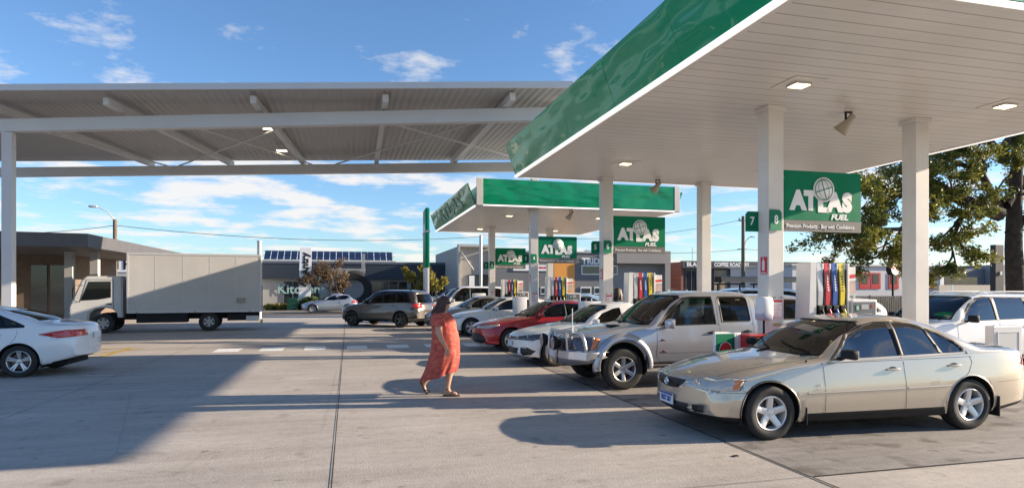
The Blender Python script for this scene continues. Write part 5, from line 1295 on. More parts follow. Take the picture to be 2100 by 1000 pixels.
text('warehouse_lettering', 'TRIDENT', .80, SIGNW, gb, (WX(1193, Y)-gb.location.x, -.06, Hz(536, 1215, Y)), (rad(90), 0, 0), .03, 'LEFT', sx=1.0)
b = NB(); W_(b, 1052, 1127, Y, Hz(555, 1100, Y), Hz(543, 1100, Y), -.09, -.003); o = PB('banner', b, SIGNW, gb); text('banner_lettering', 'ACCESSORIES', .27, RN, o, (WX(1109, Y)-gb.location.x, -.1, Hz(549, 1118, Y)), (rad(90), 0, 0), .01)
b = NB(); W_(b, 1283, 1325, Y, 0, 3.2, -.01, .018); W_(b, 1283, 1325, Y, 3.21, 3.3, -.06, .018); PB('roller_door', b, TW2, gb)
b = NB(); p0 = Vector((WX(1003, Y-.2), Y-.25, 4.9)); tube(b, [Vector((WX(944, Y), Y-.25, 5.0)), Vector((WX(970, Y), Y-.25, 3.4))], .06, 5); PB('wall_strut', b, LW, gb)
for px in (1205, 1225, 1100):
    b = NB(); W_(b, px, px+9, Y+3, 5.2, 5.5, 0, 1); PB('roof_unit', b, LGREY, gb)
# coffee roaster building
Y = 60; zt = Hz(535, 1420, Y); x0 = WX(1397, Y)
cbd = empty('coffee_roastery', (x0+6, Y, 0), 0, 'brick sided building with dark fascia lettered for coffee roasters', 'building'); parent_loc[0] = cbd.location.copy()
b = NB(); box(b, x0-.02, x0+.25, Y, Y+14, 0, zt-.1); 
BRK = bpy.data.materials.new('red_brickwork'); BRK.use_nodes = True; n = BRK.node_tree; p = n.nodes['Principled BSDF']; br = n.nodes.new('ShaderNodeTexBrick'); br.inputs['Color1'].default_value = (.30, .095, .055, 1); br.inputs['Color2'].default_value = (.23, .07, .045, 1); br.inputs['Mortar'].default_value = (.3, .25, .2, 1); br.inputs['Scale'].default_value = 3.5
t = n.nodes.new('ShaderNodeTexCoord'); mp = n.nodes.new('ShaderNodeMapping'); mp.inputs['Rotation'].default_value = (rad(90), 0, rad(90)); n.links.new(t.outputs['Object'], mp.inputs[0]); n.links.new(mp.outputs[0], br.inputs[0]); n.links.new(br.outputs[0], p.inputs['Base Color']); p.inputs['Roughness'].default_value = .85
PB('brick_wall', b, BRK, cbd)
b = NB(); box(b, x0+.26, x0+24, Y+.2, Y+14, 0, zt-.12); PB('wall', b, mat('dark_grey_render', (.10, .105, .11), .7, var=.15), cbd)
zf = Hz(550, 1450, Y)
b = NB(); box(b, x0, x0+24.1, Y-.4, Y+.18, zf, zt); PB('fascia', b, mat('slate_fascia', (.055, .06, .068), .5, var=.1), cbd)
text('fascia_lettering', 'BLACK', .60, SIGNW, cbd, (WX(1404, Y)-cbd.location.x, -.43, (zf+zt)/2), (rad(90), 0, 0), .025, 'LEFT', sx=1.12)
text('fascia_lettering', 'COFFEE ROASTERS', .60, SIGNW, cbd, (WX(1460, Y)-cbd.location.x, -.43, (zf+zt)/2), (rad(90), 0, 0), .025, 'LEFT', sx=.84)
CUR = mat('warm_blinds', (.42, .33, .22), .7, var=.35, vscale=1.2)
for p0, p1, m_ in ((1408, 1430, GLB), (1466, 1491, CUR), (1500, 1520, CUR), (1536, 1552, GLB), (1434, 1446, CUR), (1570, 1600, GLB)):
    b = NB(); W_(b, p0, p1, Y, .9, zf-.15, .12, .195); o = PB('window', b, m_, cbd)
    b = NB(); W_(b, (p0+p1)/2-.3, (p0+p1)/2+.3, Y, .9, zf-.15, .09, .118); W_(b, p0-.5, p0, Y, .9, zf-.15, .09, .118); W_(b, p1, p1+.5, Y, .9, zf-.15, .09, .118); PB('window_frame', b, GREY, o)
for x_ in (1440, 1452):
    b = NB(); W_(b, x_, x_+.5, Y, zt, zt+1.6, 2, 2.05); PB('roof_post', b, GREY, cbd)
# low brown roof house
Y = 70; r = empty('tiled_house', (WX(1640, Y), Y, 0), 0, 'low house with brown roof seen between the near column and the pump', 'building')
b = NB(); box(b, -6, 3, 0, 8, 0, 2.4); fin('wall', b, mat('beige_wall', (.35, .3, .25), .8), r); b = NB(); prism(b, [(-6.4, 2.42), (3.4, 2.42), (1, 4.2), (-4, 4.2)], -.4, 8.4); fin('roof', b, mat('brown_roof', (.17, .12, .10), .7, var=.2), r)
# white shop with red framed windows
Y = 46; zt = Hz(545, 1750, Y); rb = empty('red_window_shop', (WX(1750, Y), Y, 0), 0, 'low white shop with bright red window surrounds behind the pump', 'building'); parent_loc[0] = rb.location.copy()
b = NB(); W_(b, 1625, 1932, Y, 0, zt, 0, 9); PB('wall', b, mat('shop_white', (.56, .56, .57), .7, var=.08), rb); b = NB(); W_(b, 1620, 1934, Y, zt+.001, zt+.12, -.2, 9); PB('parapet', b, LGREY, rb)
for c_ in (1772, 1795, 1832, 1880, 1905, 1740): 
    z0, z1 = Hz(592, c_, Y), Hz(559, c_, Y); hw = 10
    b = NB(); W_(b, c_-hw, c_+hw, Y, z0, z1, -.06, -.003); o = PB('red_surround', b, RED, rb)
    b = NB(); W_(b, c_-hw+4, c_+hw-4, Y, z0+.45, z1-.1, -.08, -.061); PB('window_pane', b, GLB, o)
b = NB(); W_(b, 1922, 1930, Y, 0, zt+.3, -.3, -.003); PB('white_pier', b, SIGNW, rb)
# grey sheds far right
Y = 60; r = empty('grey_shed', (WX(2000, Y), Y, 0), 0, 'blue grey shed behind the fence left of the tree trunk', 'building'); parent_loc[0] = r.location.copy()
b = NB(); W_(b, 1925, 2022, Y, 0, Hz(551, 1990, Y), 0, 8); PB('wall', b, mat('slate_wall', (.13, .15, .18), .6, var=.1), r)
b = NB(); W_(b, 2020, 2160, Y, 0, Hz(543, 1990, Y), -1, 8); PB('taller_wall', b, mat('blue_grey_sheet', (.20, .23, .27), .6, var=.1), r)
b = NB(); W_(b, 1930, 1996, Y, 0.3, Hz(568, 1990, Y), -.5, -.003); PB('dark_opening', b, GLB, r)
Y = 40; b = NB(); W_(b, 1926, 2160, Y, 0, Hz(584, 1990, Y), 0, .25); o = fin('low_wall', b, mat('cream_low_wall', (.5, .45, .37), .8, var=.1)); meta(o, 'low cream rendered wall behind the dark slat fence', 'wall')
# dark slat fence
FN = mat('charcoal_fence', (.05, .05, .052), .6, var=.2)
r = empty('slat_fence', (20, 24.6, 0), 0, 'dark vertical slat fence running behind the white wagon', 'fence')
b = NB(); x = 12
while x < 48: box(b, x-20, x-19.91, -.01, .01, .1, 1.42); x += .13
fin('slats', b, FN, r)
b = NB(); box(b, -8, 28, .011, .05, 1.30, 1.36); box(b, -8, 28, .011, .05, .2, .26); fin('rail', b, FN, r)
for i in range(12): b = NB(); box(b, -8+i*3, -7.93+i*3, .011, .08, 0, 1.45); fin('post', b, FN, r)
# hedges and shrubs
LEAF = bpy.data.materials.new('leaf_green'); 
def leafmat(name, c1, c2, tr=.35):
    m = bpy.data.materials.new(name); m.use_nodes = True; n = m.node_tree; p = n.nodes['Principled BSDF']; o = n.nodes['Material Output']
    t = n.nodes.new('ShaderNodeTexCoord'); a = n.nodes.new('ShaderNodeTexNoise'); a.inputs['Scale'].default_value = 1.7; a.inputs['Detail'].default_value = 5; n.links.new(t.outputs['Object'], a.inputs['Vector'])
    r = n.nodes.new('ShaderNodeValToRGB'); r.color_ramp.elements[0].position = .35; r.color_ramp.elements[1].position = .65; r.color_ramp.elements[0].color = (*c1, 1); r.color_ramp.elements[1].color = (*c2, 1)
    n.links.new(a.outputs[0], r.inputs[0]); n.links.new(r.outputs[0], p.inputs['Base Color']); p.inputs['Roughness'].default_value = .5
    q = n.nodes.new('ShaderNodeBsdfTranslucent'); n.links.new(r.outputs[0], q.inputs[0]); x = n.nodes.new('ShaderNodeMixShader'); x.inputs[0].default_value = tr
    n.links.new(p.outputs[0], x.inputs[1]); n.links.new(q.outputs[0], x.inputs[2]); n.links.new(x.outputs[0], o.inputs[0]); return m
LF1 = leafmat('tree_leaf_green', (.06, .09, .015), (.26, .24, .04)); LF2 = leafmat('shrub_leaf_green', (.05, .09, .02), (.12, .16, .03)); LFY = leafmat('yellow_green_leaf', (.20, .18, .03), (.30, .25, .04)); LFB = leafmat('bare_brown_twig_leaf', (.14, .095, .05), (.20, .13, .07))
def leaves(b, c, R, n, size, sq=(1, 1, 1), rnd=random, shell=.0, elong=2.2):
    for _ in range(n):
        while True:
            v = Vector((rnd.uniform(-1, 1), rnd.uniform(-1, 1), rnd.uniform(-1, 1)))
            if shell < v.length < 1: break
        p = Vector(c)+Vector((v.x*R*sq[0], v.y*R*sq[1], v.z*R*sq[2]))
        s = size*rnd.uniform(.6, 1.4); d = Vector((rnd.gauss(0, 1), rnd.gauss(0, 1), rnd.gauss(-.2, .8))).normalized(); u, w = frame_of(d); a = rnd.uniform(0, pi); u, w = u*cos(a)+w*sin(a), w*cos(a)-u*sin(a)
        e = d*s*elong*.5
        b.faces.new([b.verts.new(q) for q in (p-e, p+u*s*.42+w*s*.1, p+e, p-u*s*.42+w*s*.1)])
def bush(name, loc, R, h, n, size, m, label, group=None, cat='shrub'):
    r = empty(name, loc, 0, label, cat, group); b = NB()
    for k in range(7):
        a = k*2.4; leaves(b, (R*.45*cos(a), R*.45*sin(a), h*.5+h*.15*sin(k*3)), R*.65, n//7, size, (1, 1, h/R*.6))
    fin('foliage', b, m, r); b = NB()
    for k in range(5): tube(b, [(0, 0, 0), (R*.4*cos(k*1.3), R*.4*sin(k*1.3), h*.6)], [.03, .01], 5)
    fin('stem', b, mat('bark_brown', (.09, .07, .05), .9, var=.3, vscale=6), r, 60); return r
for px, R, lb in ((635, .75, 'leftmost clipped round shrub on the verge, beside a yellow plant'), (655, .6, 'small dark round shrub second from left on the verge'), (675, .75, 'round clipped shrub third along the verge'), (700, .65, 'round clipped shrub just left of the bronze wagon')):
    bush('round_shrub', (WX(px, 53), 53, 0), R, R*1.6, 900, .14, LF2, lb, 'clipped round shrubs on the verge')
b = NB()
for k in range(70):
    px = random.uniform(538, 700); leaves(b, (WX(px, 53.8), 53.8+random.uniform(-.6, .6), .25), .45, 50, .14, (1, 1, .6))
meta(fin('ground_cover', b, LFY), kind='stuff')
for px, Yb, R, h in ((1765, 32, 1.2, 1.2), (1795, 33, 1.1, 1.1), (1835, 32, 1.3, 1.3), (1728, 33, .9, 1.1)):
    bush('garden_shrub', (WX(px, Yb), Yb, 0), R, h, 1400, .12, LF2, {1765: 'pale green bushy shrub before the red framed window', 1795: 'green shrub left of the round sign post', 1835: 'wide green shrub right of the round sign post', 1728: 'small green shrub behind the nearest pump'}[px], 'shrubs before the red window shop')
b = NB(); box(b, -.42, .42, -.25, .25, 0, 1.0, .03); o = fin('green_cabinet', b, mat('dark_green_cabinet', (.01, .07, .04), .5), None, None, (WX(600, 52.8), 52.8, 0)); meta(o, 'small dark green utility cabinet on the verge left of the totem', 'cabinet')

# ------------------------------------------------------------------ trees
BARK = mat('dark_bark', (.055, .042, .032), .95, var=.5, vscale=5, bump=.8, bscale=12, bdist=.03)
def limb(b, p, d, L, r, depth, tips, rnd, droop=.0, spread=.7, nseg=6, split=(2, 3), minr=.012, mid=None):
    pts = [p]; rs = [r]; dd = d.normalized()
    for i in range(nseg):
        dd = (dd+Vector((rnd.gauss(0, .16), rnd.gauss(0, .16), rnd.gauss(0, .12)-droop*.12))).normalized()
        p = p+dd*L/nseg; pts.append(p); rs.append(max(minr, r*(1-.5*(i+1)/nseg)))
        if mid is not None and depth <= mid and rnd.random() < .5: tips.append(p)
    tube(b, pts, rs, 7 if r > .06 else 5, cap=False)
    if depth == 0: tips.append(p); return
    for k in range(rnd.randint(*split)):
        nd = (dd+Vector((rnd.gauss(0, spread), rnd.gauss(0, spread), rnd.gauss(-droop*.5, spread*.7)))).normalized()
        q = pts[rnd.randint(nseg//2, nseg)]
        limb(b, q, nd, L*rnd.uniform(.55, .8), r*rnd.uniform(.42, .6), depth-1, tips, rnd, droop, spread, nseg, split, minr, mid)
rnd = random.Random(11)
tp = Vector((WX(2082, 17.5), 17.5, 0))
tr_ = empty('large_tree', tuple(tp), 0, 'large spreading dark barked tree beyond the right side of the canopy', 'tree')
b = NB(); tips = []
tube(b, [(0, 0, 0), (.05, 0, 1.5), (-.08, 0, 3.2), (-.05, 0, 4.6), (.1, 0, 6.5), (.15, .1, 8.4)], [.42, .31, .27, .24, .18, .10], 12, cap=False)
def wp(px, py, dY=0):            # a limb point from the photograph at the tree's own distance
    Yt = 17.5+dY; x = WX(px, Yt); return Vector((x, Yt, WZ(py, x, Yt)))-tp
mains = [([(2050, 440), (2000, 420), (1950, 400), (1918, 378), (1880, 380), (1840, 395), (1800, 385), (1770, 380)], .26, -.2),
         ([(2060, 330), (2030, 290), (1990, 280), (1930, 300)], .16, -.4), ([(2050, 430), (2010, 350), (1950, 330), (1900, 310)], .15, .5),
         ([(2060, 420), (2110, 360), (2160, 300)], .22, 0), ([(2070, 480), (2120, 430), (2180, 420)], .18, -.5), ([(1950, 400), (1900, 430), (1850, 470), (1800, 470), (1760, 460)], .12, -.9),
         ([(2000, 420), (1970, 450), (1950, 500), (1960, 540)], .09, -.5), ([(1850, 395), (1800, 420), (1740, 470), (1700, 480)], .09, .4), ([(2060, 300), (2100, 240), (2080, 180)], .15, .3)]
for P, r0_, dy in mains:
    pts = [wp(px, py, dy*(i/len(P))) for i, (px, py) in enumerate(P)]
    tube(b, pts, [r0_*(1-.75*i/(len(P)-1)) for i in range(len(P))], 8, cap=False)
    for i in range(1, len(pts)):
        for k in range(3 if r0_ > .1 else 2):
            d = (pts[i]-pts[i-1]).normalized()+Vector((rnd.gauss(0, .6), rnd.gauss(0, .8), rnd.gauss(-.15, .6)))
            limb(b, pts[i].lerp(pts[i-1], rnd.random()), d, rnd.uniform(.7, 1.4), .045, 2, tips, rnd, .25, .55, 5, (2, 2), .008, 1)
fin('trunk', b, BARK, tr_, 60)
b = NB(); rnd.shuffle(tips)
for t_ in tips:
    if rnd.random() < .34: continue
    n_ = rnd.randint(22, 62); leaves(b, t_, rnd.uniform(.14, .38), n_, .07, (1, 1, .8), rnd, 0, 1.9)
print('tips', len(tips), 'leaf faces', len(b.faces))
fin('crown', b, LF1, tr_)
def small_tree(name, px, Y, h, R, m, label, n, size, seed, trunks=1, group=None, r=.09, bare=.3, ell=.75):
    rnd = random.Random(seed); x = WX(px, Y); e = empty(name, (x, Y, 0), 0, label, 'tree', group); b = NB(); tips = []
    for k in range(trunks):
        limb(b, Vector((0, 0, 0)), Vector((rnd.gauss(0, .2), rnd.gauss(0, .2), 1)), h*.38, r, 3, tips, rnd, -.25, .55, 5, (3, 3), .012, 1)
    for v in b.verts:
        v.co.x *= R/1.6 if abs(v.co.x) > .3 else 1
    fin('trunk', b, BARK, e, 60); b = NB()
    for t_ in tips:
        c = Vector((t_.x*(R/1.6 if abs(t_.x) > .3 else 1), t_.y, t_.z))
        if rnd.random() > bare: leaves(b, c, .28*h/4, max(3, n//len(tips)), size, (1, 1, ell), rnd)
    fin('crown', b, m, e); return e
small_tree('bare_tree', 690, 54, 5.2, 1.8, LFB, 'rounded leafless brown tree standing on the verge left of the bronze wagon', 3500, .10, 5, 2, bare=.1)
small_tree('street_tree', 858, 52.8, 4.8, 1.2, LFY, 'yellow green street tree just left of the green totem', 2600, .15, 3, 1, 'yellow green street trees'); small_tree('street_tree', 896, 52.8, 4.9, 1.4, LFY, 'yellow green street tree just right of the green totem', 3000, .15, 9, 1, 'yellow green street trees')
small_tree('distant_tree', 1630, 72, 5.6, 2.0, LF1, 'small grey green tree beyond the low brown roofed house', 1500, .3, 4, 1, bare=.1)

# ------------------------------------------------------------------ poles, wires, totems
TIM = mat('weathered_timber', (.17, .14, .10), .9, var=.3, vscale=4)
WIRE = mat('black_cable', (.03, .03, .03), .6)
def wire(p, q, sag, name_label, r=.018):
    b = NB(); tube(b, [p.lerp(q, i/16)-Vector((0, 0, sag*4*(i/16)*(1-i/16))) for i in range(17)], r, 4); o = fin('overhead_wire', b, WIRE, None, 60); meta(o, name_label, 'wire', 'overhead wires'); return o
Y = 50; x = WX(1524, Y)
r = empty('power_pole', (x, Y, 0), 0, 'timber power pole with cross arms beside the coffee building', 'pole')
zt = WZ(443, x, Y); b = NB(); tube(b, [(0, 0, 0), (0, 0, zt)], [.19, .14], 10); fin('pole_shaft', b, TIM, r, 60)
b = NB(); z = WZ(452, x, Y); box(b, -.45, .75, -.08, .08, z-.06, z+.06); fin('cross_arm', b, TIM, r); b = NB(); z2 = WZ(511, x, Y); box(b, -.55, .3, -.06, .06, z2-.04, z2+.04); fin('lower_arm', b, TIM, r)
for dx in (-.4, .3, .7): b = NB(); lathe(b, [(.001, .18), (.05, .16), (.07, .1), (.05, .04), (.03, 0)], 8, 'Z', 0, (dx, 0, z+.06)); fin('insulator', b, GREY, r)
b = NB(); z3 = WZ(486, x, Y); tube(b, [(.1, 0, z3-1.2), (.25, 0, z3-.4), (.6, -.05, z3), (.9, -.1, z3+.05)], .04, 6); l = fin('lamp_arm', b, LGREY, r, 60); b = NB(); box(b, .8, 1.2, -.2, 0, z3-.02, z3+.1, .03); fin('lamp_head', b, LGREY, l)
pw = Vector((x, Y, z+.1))
wire(pw+Vector((.6, 0, 0)), Vector((WX(2300, 45), 45, 9.2)), .5, 'upper wire running right from the timber power pole'); wire(Vector((x, Y, z2)), Vector((WX(2300, 45), 45, 6.3)), .5, 'lower wire running right from the timber power pole')
wire(pw, Vector((WX(985, 50), 50, WZ(482, WX(985, 50), 50))), .9, 'upper wire between the timber power pole and the white pole'); wire(Vector((x, Y, z2)), Vector((WX(1200, 50), 50, WZ(513, WX(1200, 50), 50))), .3, 'lower wire running left from the timber power pole')
p0 = Vector((WX(985, 50), 50, WZ(485, WX(985, 50), 50))); p1 = Vector((WX(236, 46), 46, WZ(462, WX(236, 46), 46)))
wire(p0, p1, .6, 'long wire crossing the sky above the solar panels'); wire(p1, Vector((WX(-200, 46), 46, WZ(470, WX(-200, 46), 46))), .4, 'wire running left from the street lamp pole')
r = empty('service_pole', (WX(986, 50), 50, 0), 0, 'slim pale pole standing before the warehouse entry', 'pole'); b = NB(); tube(b, [(0, 0, 0), (0, 0, p0.z+.1)], .13, 8); fin('pole_shaft', b, LGREY, r, 60)
x = WX(236, 46); r = empty('street_lamp', (x, 46, 0), 0, 'street lamp on a timber pole behind the white truck cab', 'street lamp'); b = NB(); zt = WZ(450, x, 46); tube(b, [(0, 0, 0), (0, 0, zt)], .13, 8); fin('pole_shaft', b, TIM, r, 60)
b = NB(); tube(b, [(0, 0, zt-.1), (-.4, 0, zt+.5), (-.9, 0, zt+.75), (-1.1, 0, zt+.8)], .035, 6); fin('lamp_arm', b, LGREY, r, 60); b = NB(); box(b, -1.5, -1.0, -.13, .13, zt+.74, zt+.88, .05); fin('lamp_head', b, LGREY, r, 40)
x = WX(532, 40); r = empty('steel_pole', (x, 40, 0), 0, 'short thick pale pole rising behind the truck tail', 'pole'); b = NB(); zt = WZ(494, x, 40); tube(b, [(0, 0, 0), (0, 0, zt)], .13, 10); fin('pole_shaft', b, LGREY, r, 60); b = NB(); lathe(b, [(.001, zt+.04), (.15, zt+.02), (.15, zt-.04)], 10); fin('pole_cap', b, LGREY, r)
# green price totem
Y = 40; x = WX(874, Y); zt = WZ(430, x, Y); zm = WZ(549, x, Y)
r = empty('price_totem', (x, Y, 0), rad(-92.5), 'tall narrow green totem seen edge on between the yellow street trees', 'sign')
b = NB(); box(b, -1.1, 1.1, -.13, .13, zm, zt, .05); fin('green_panel', b, GFLAG, r, 40); b = NB(); box(b, -1.05, 1.05, -.11, .11, 0, zm-.002, .03); fin('grey_base', b, LGREY, r, 40)
b = NB(); box(b, -1.12, 1.12, -.16, .16, WZ(477, x, Y)-.06, WZ(477, x, Y)+.06); fin('grey_band', b, GREY, r)
for s in (-1, 1): text('totem_lettering', 'ATLAS', .62, SIGNW, r, (0, s*.135, zt-1.2), (rad(90), 0, 0 if s < 0 else pi), .02)
# round sign
Y = 30; x = WX(1831, Y); z = WZ(552, x, Y); r = empty('oval_sign', (x, Y, 0), rad(12), 'white oval sign with small red lettering on a dark post', 'sign')
b = NB(); lathe(b, [(.001, -.16), (.40, -.16), (.40, .16), (.001, .16)], 28, 'Y', 0, (0, 0, z))
for v in b.verts: v.co.z = z+(v.co.z-z)*.85
fin('sign_drum', b, BLACK, r, 40)
b = NB(); lathe(b, [(.001, -.17), (.39, -.17), (.40, -.161)], 28, 'Y', 0, (0, 0, z)); 
for v in b.verts: v.co.z = z+(v.co.z-z)*.85
fin('sign_face', b, SIGNW, r, 40); text('sign_lettering', 'N', .26, RN, r, (-.22, -.175, z+.05), (rad(90), 0, 0), .01)
b = NB()
for k in range(3): box(b, -.08, .26, -.177, -.173, z-.10+k*.09, z-.07+k*.09)
fin('sign_lines', b, RN, r); b = NB(); tube(b, [(0, 0, 0), (0, 0, z-.3)], .06, 8); fin('post', b, BLACK, r, 60)
# dark pillar right of the white wagon
Y = 21; r = empty('dark_pillar', (WX(2040, Y), Y, 0), 0, 'tall dark pillar standing just left of the big tree trunk', 'pillar')
b = NB(); box(b, -.11, .35, -.12, .12, 0, WZ(502, WX(2050, Y), Y), .01); b2 = None; fin('pillar_shaft', b, mat('charcoal_pillar', (.02, .021, .024), .5), r, None); b = NB(); box(b, .1, .22, -.16, -.121, WZ(562, 22, Y), WZ(555, 22, Y)); fin('lamp_box', b, LGREY, r)
b = NB(); box(b, -.06, .06, -.01, .01, 1.5, 1.95); o = fin('post_sign', b, mat('teal_white_plate', (.45, .55, .52), .5), None, None, (WX(1953, 24), 24, 0)); meta(o, 'small pale plate on a thin post before the slat fence', 'sign'); b = NB(); tube(b, [(0, .02, 0), (0, .02, 1.95)], .02, 6); fin('post', b, GREY, o, 60)
# shop at far left
Y = 33; x0 = -46; x1 = WX(285, Y)
lb = empty('shop_building', (x0+10, Y, 0), 0, 'shop with a flat dark awning and open front at the far left', 'building'); parent_loc[0] = lb.location.copy()
b = NB(); P = [(x0, 4.3), (WX(285, Y), 3.85), (WX(285, Y), 3.35), (x0, 3.5)]
prism(b, P, Y-6, Y+8, 'Y'); PB('awning_roof', b, mat('dark_awning', (.10, .10, .11), .6, var=.15), lb)
b = NB(); box(b, x0, WX(110, Y), Y+2, Y+8, 0, 3.45); PB('wall', b, mat('brown_render', (.20, .15, .11), .8, var=.2), lb)
for p0, p1 in ((20, 55), (62, 98)): b = NB(); box(b, WX(p0, Y), WX(p1, Y), Y+1.95, Y+1.999, .1, 2.9); PB('shopfront_glass', b, GLB, lb)
for px in (143, 195): q = WX(px, Y-2); b = NB(); box(b, q-.15, q+.15, Y-2.15, Y-1.85, 0, 3.6); PB('column', b, LW, lb)
Y = 58; r = empty('white_shop', (WX(240, Y), Y, 0), 0, 'pale shop with black lettering glimpsed above the truck cab', 'building')
b = NB(); box(b, -16, 8, 0, 8, 0, 4.6); fin('wall', b, mat('pale_shop_wall', (.5, .49, .46), .8, var=.1), r); b = NB(); box(b, -3.2, 5, -.06, -.002, 3.1, 4.4); fin('sign_band', b, SIGNW, r); text('sign_lettering', 'HALTHOD', 1.25, BLACK, r, (0.3, -.08, 3.72), (rad(90), 0, 0), .03)
# far skyline behind everything
rnd = random.Random(3); FT = leafmat('far_tree_leaf', (.05, .065, .035), (.09, .10, .05)); b = NB()
for k in range(260):
    x = -170+k*1.6; 
    if -62 < x < 88 and rnd.random() < .55: continue
    leaves(b, (x, 118+rnd.uniform(-6, 6), rnd.uniform(.6, 2.2)), rnd.uniform(1.2, 2.6), 60, .55, (1, 1, .8), rnd)
meta(fin('distant_tree_line', b, FT), kind='stuff')
# ------------------------------------------------------------------ people
SKIN = mat('skin', (.52, .30, .21), .5, var=.08, vscale=8, spec=.4); SKIN.node_tree.nodes['Principled BSDF'].inputs['Subsurface Weight'].default_value = .1
def skinned(name, V, E, parent, m, root=0, lvl=2):
    """one continuous surface grown round a skeleton: V = {key: (x, y, z, radius)}"""
    keys = list(V); idx = {k: i for i, k in enumerate(keys)}
    me = bpy.data.meshes.new(name+'_skeleton'); me.from_pydata([V[k][:3] for k in keys], [(idx[a], idx[b]) for a, b in E], [])
    o = bpy.data.objects.new('tmp', me); sc.collection.objects.link(o)
    o.modifiers.new('s', 'SKIN'); sv = me.skin_vertices[0].data
    for k in keys:
        r = V[k][3]; sv[idx[k]].radius = (r, r) if not isinstance(r, tuple) else r; sv[idx[k]].use_root = False
    sv[root].use_root = True
    s = o.modifiers.new('d', 'SUBSURF'); s.levels = lvl; s.render_levels = lvl
    bpy.context.view_layer.update()
    res = bpy.data.meshes.new_from_object(o.evaluated_get(bpy.context.evaluated_depsgraph_get()))
    bpy.data.objects.remove(o); res.name = name; res.materials.clear(); res.materials.append(m)
    for p_ in res.polygons: p_.use_smooth = True; p_.material_index = 0
    return link_mesh(name, res, parent)
def hand_chain(V, E, wrist, palm_dir, fwd, side, tag, curl=.35):
    """palm and five unequal fingers hanging from a wrist"""
    W0 = Vector(V[wrist][:3]); d = Vector(palm_dir).normalized(); f = Vector(fwd).normalized(); n_ = d.cross(f).normalized()*side
    c = W0+d*.055; V[tag+'p'] = (*c, .026); E.append((wrist, tag+'p'))
    for i, (off, ln) in enumerate(((-.026, .062), (-.009, .074), (.009, .080), (.026, .073))):
        a = c+d*.035+f*off; V[f'{tag}{i}a'] = (*a, .0105); b_ = a+d*ln*.5+n_*curl*.02; V[f'{tag}{i}b'] = (*b_, .009); e = b_+d*ln*.42+n_*curl*.05; V[f'{tag}{i}c'] = (*e, .0075)
        E += [(tag+'p', f'{tag}{i}a'), (f'{tag}{i}a', f'{tag}{i}b'), (f'{tag}{i}b', f'{tag}{i}c')]
    a = c-d*.012+f*.034; b_ = a+d*.03+f*.018; e = b_+d*.028+n_*.008
    V[tag+'t1'] = (*a, .013); V[tag+'t2'] = (*b_, .0105); V[tag+'t3'] = (*e, .0085); E += [(tag+'p', tag+'t1'), (tag+'t1', tag+'t2'), (tag+'t2', tag+'t3')]
def hair_mass(root_, parent, head, m, length, back, seed=1, n=60, r=.022, part=.6):
    rnd = random.Random(seed); b = NB(); hc = Vector(head)
    lathe(b, [(.001, .118), (.05, .105), (.085, .07), (.100, .02), (.098, -.03)], 18, 'Z', 0, (hc.x-.018, hc.y, hc.z+.01))
    for k in range(n):
        a = rnd.uniform(rad(62), rad(298)); s = Vector((cos(a)*.095-.018, sin(a)*.085, rnd.uniform(-.02, .07)))
        p = hc+s; L_ = length*rnd.uniform(.7, 1.05)
        P = [p+Vector((0, 0, .02)), p+Vector((-back*.15, 0, -L_*.35)), p+Vector((-back*.55, s.y*.25, -L_*.7)), p+Vector((-back*rnd.uniform(.8, 1.2), s.y*.3+rnd.gauss(0, .015), -L_))]
        tube(b, P, [r*.8, r, r*.85, .004], 5)
    return fin('hair', b, m, parent, 70)
q = GD(914, 809.5)
wm = empty('person', (q.x, q.y, 0), rad(-YAW), 'woman in a coral red dress striding right, long dark hair and dark glasses', 'person')
V = {'pel': (-.02, 0, .88, (.17, .19)), 'bel': (.015, 0, 1.02, (.19, .20)), 'che': (-.03, 0, 1.22, (.155, .185)), 'upc': (-.05, 0, 1.33, (.11, .15)), 'nkb': (-.045, 0, 1.40, .060), 'nk': (-.03, 0, 1.44, .054),
     'jaw': (.0, 0, 1.485, (.062, .062)), 'hd': (-.012, 0, 1.545, (.082, .076)), 'top': (-.02, 0, 1.60, (.066, .066)), 'chin': (.052, 0, 1.468, .020), 'nose': (.088, 0, 1.525, .011), 'nos2': (.070, 0, 1.545, .012), 'lip': (.070, 0, 1.492, .014),
     'rs': (-.10, -.17, 1.325, .070), 're': (-.085, -.265, 1.06, .060), 'rf': (-.04, -.272, .96, .046), 'rw': (.03, -.265, .835, .029),
     'ls': (-.02, .17, 1.325, .070), 'le': (-.13, .26, 1.07, .058), 'lf': (-.10, .275, .97, .045), 'lw': (-.05, .275, .85, .029),
     'rh': (.00, -.10, .80, .115), 'rk': (.095, -.10, .47, .070), 'rc': (.065, -.10, .33, .062), 'ra': (.035, -.10, .10, .036), 'rb': (.10, -.10, .055, .036), 'rt': (.205, -.10, .035, .026), 'rl': (-.01, -.10, .045, .028),
     'lh': (-.05, .10, .80, .115), 'lk': (-.13, .10, .47, .070), 'lc': (-.24, .10, .34, .058), 'la': (-.40, .10, .175, .034), 'lb': (-.375, .10, .10, .033), 'lt': (-.33, .10, .035, .024), 'll': (-.435, .10, .15, .026)}
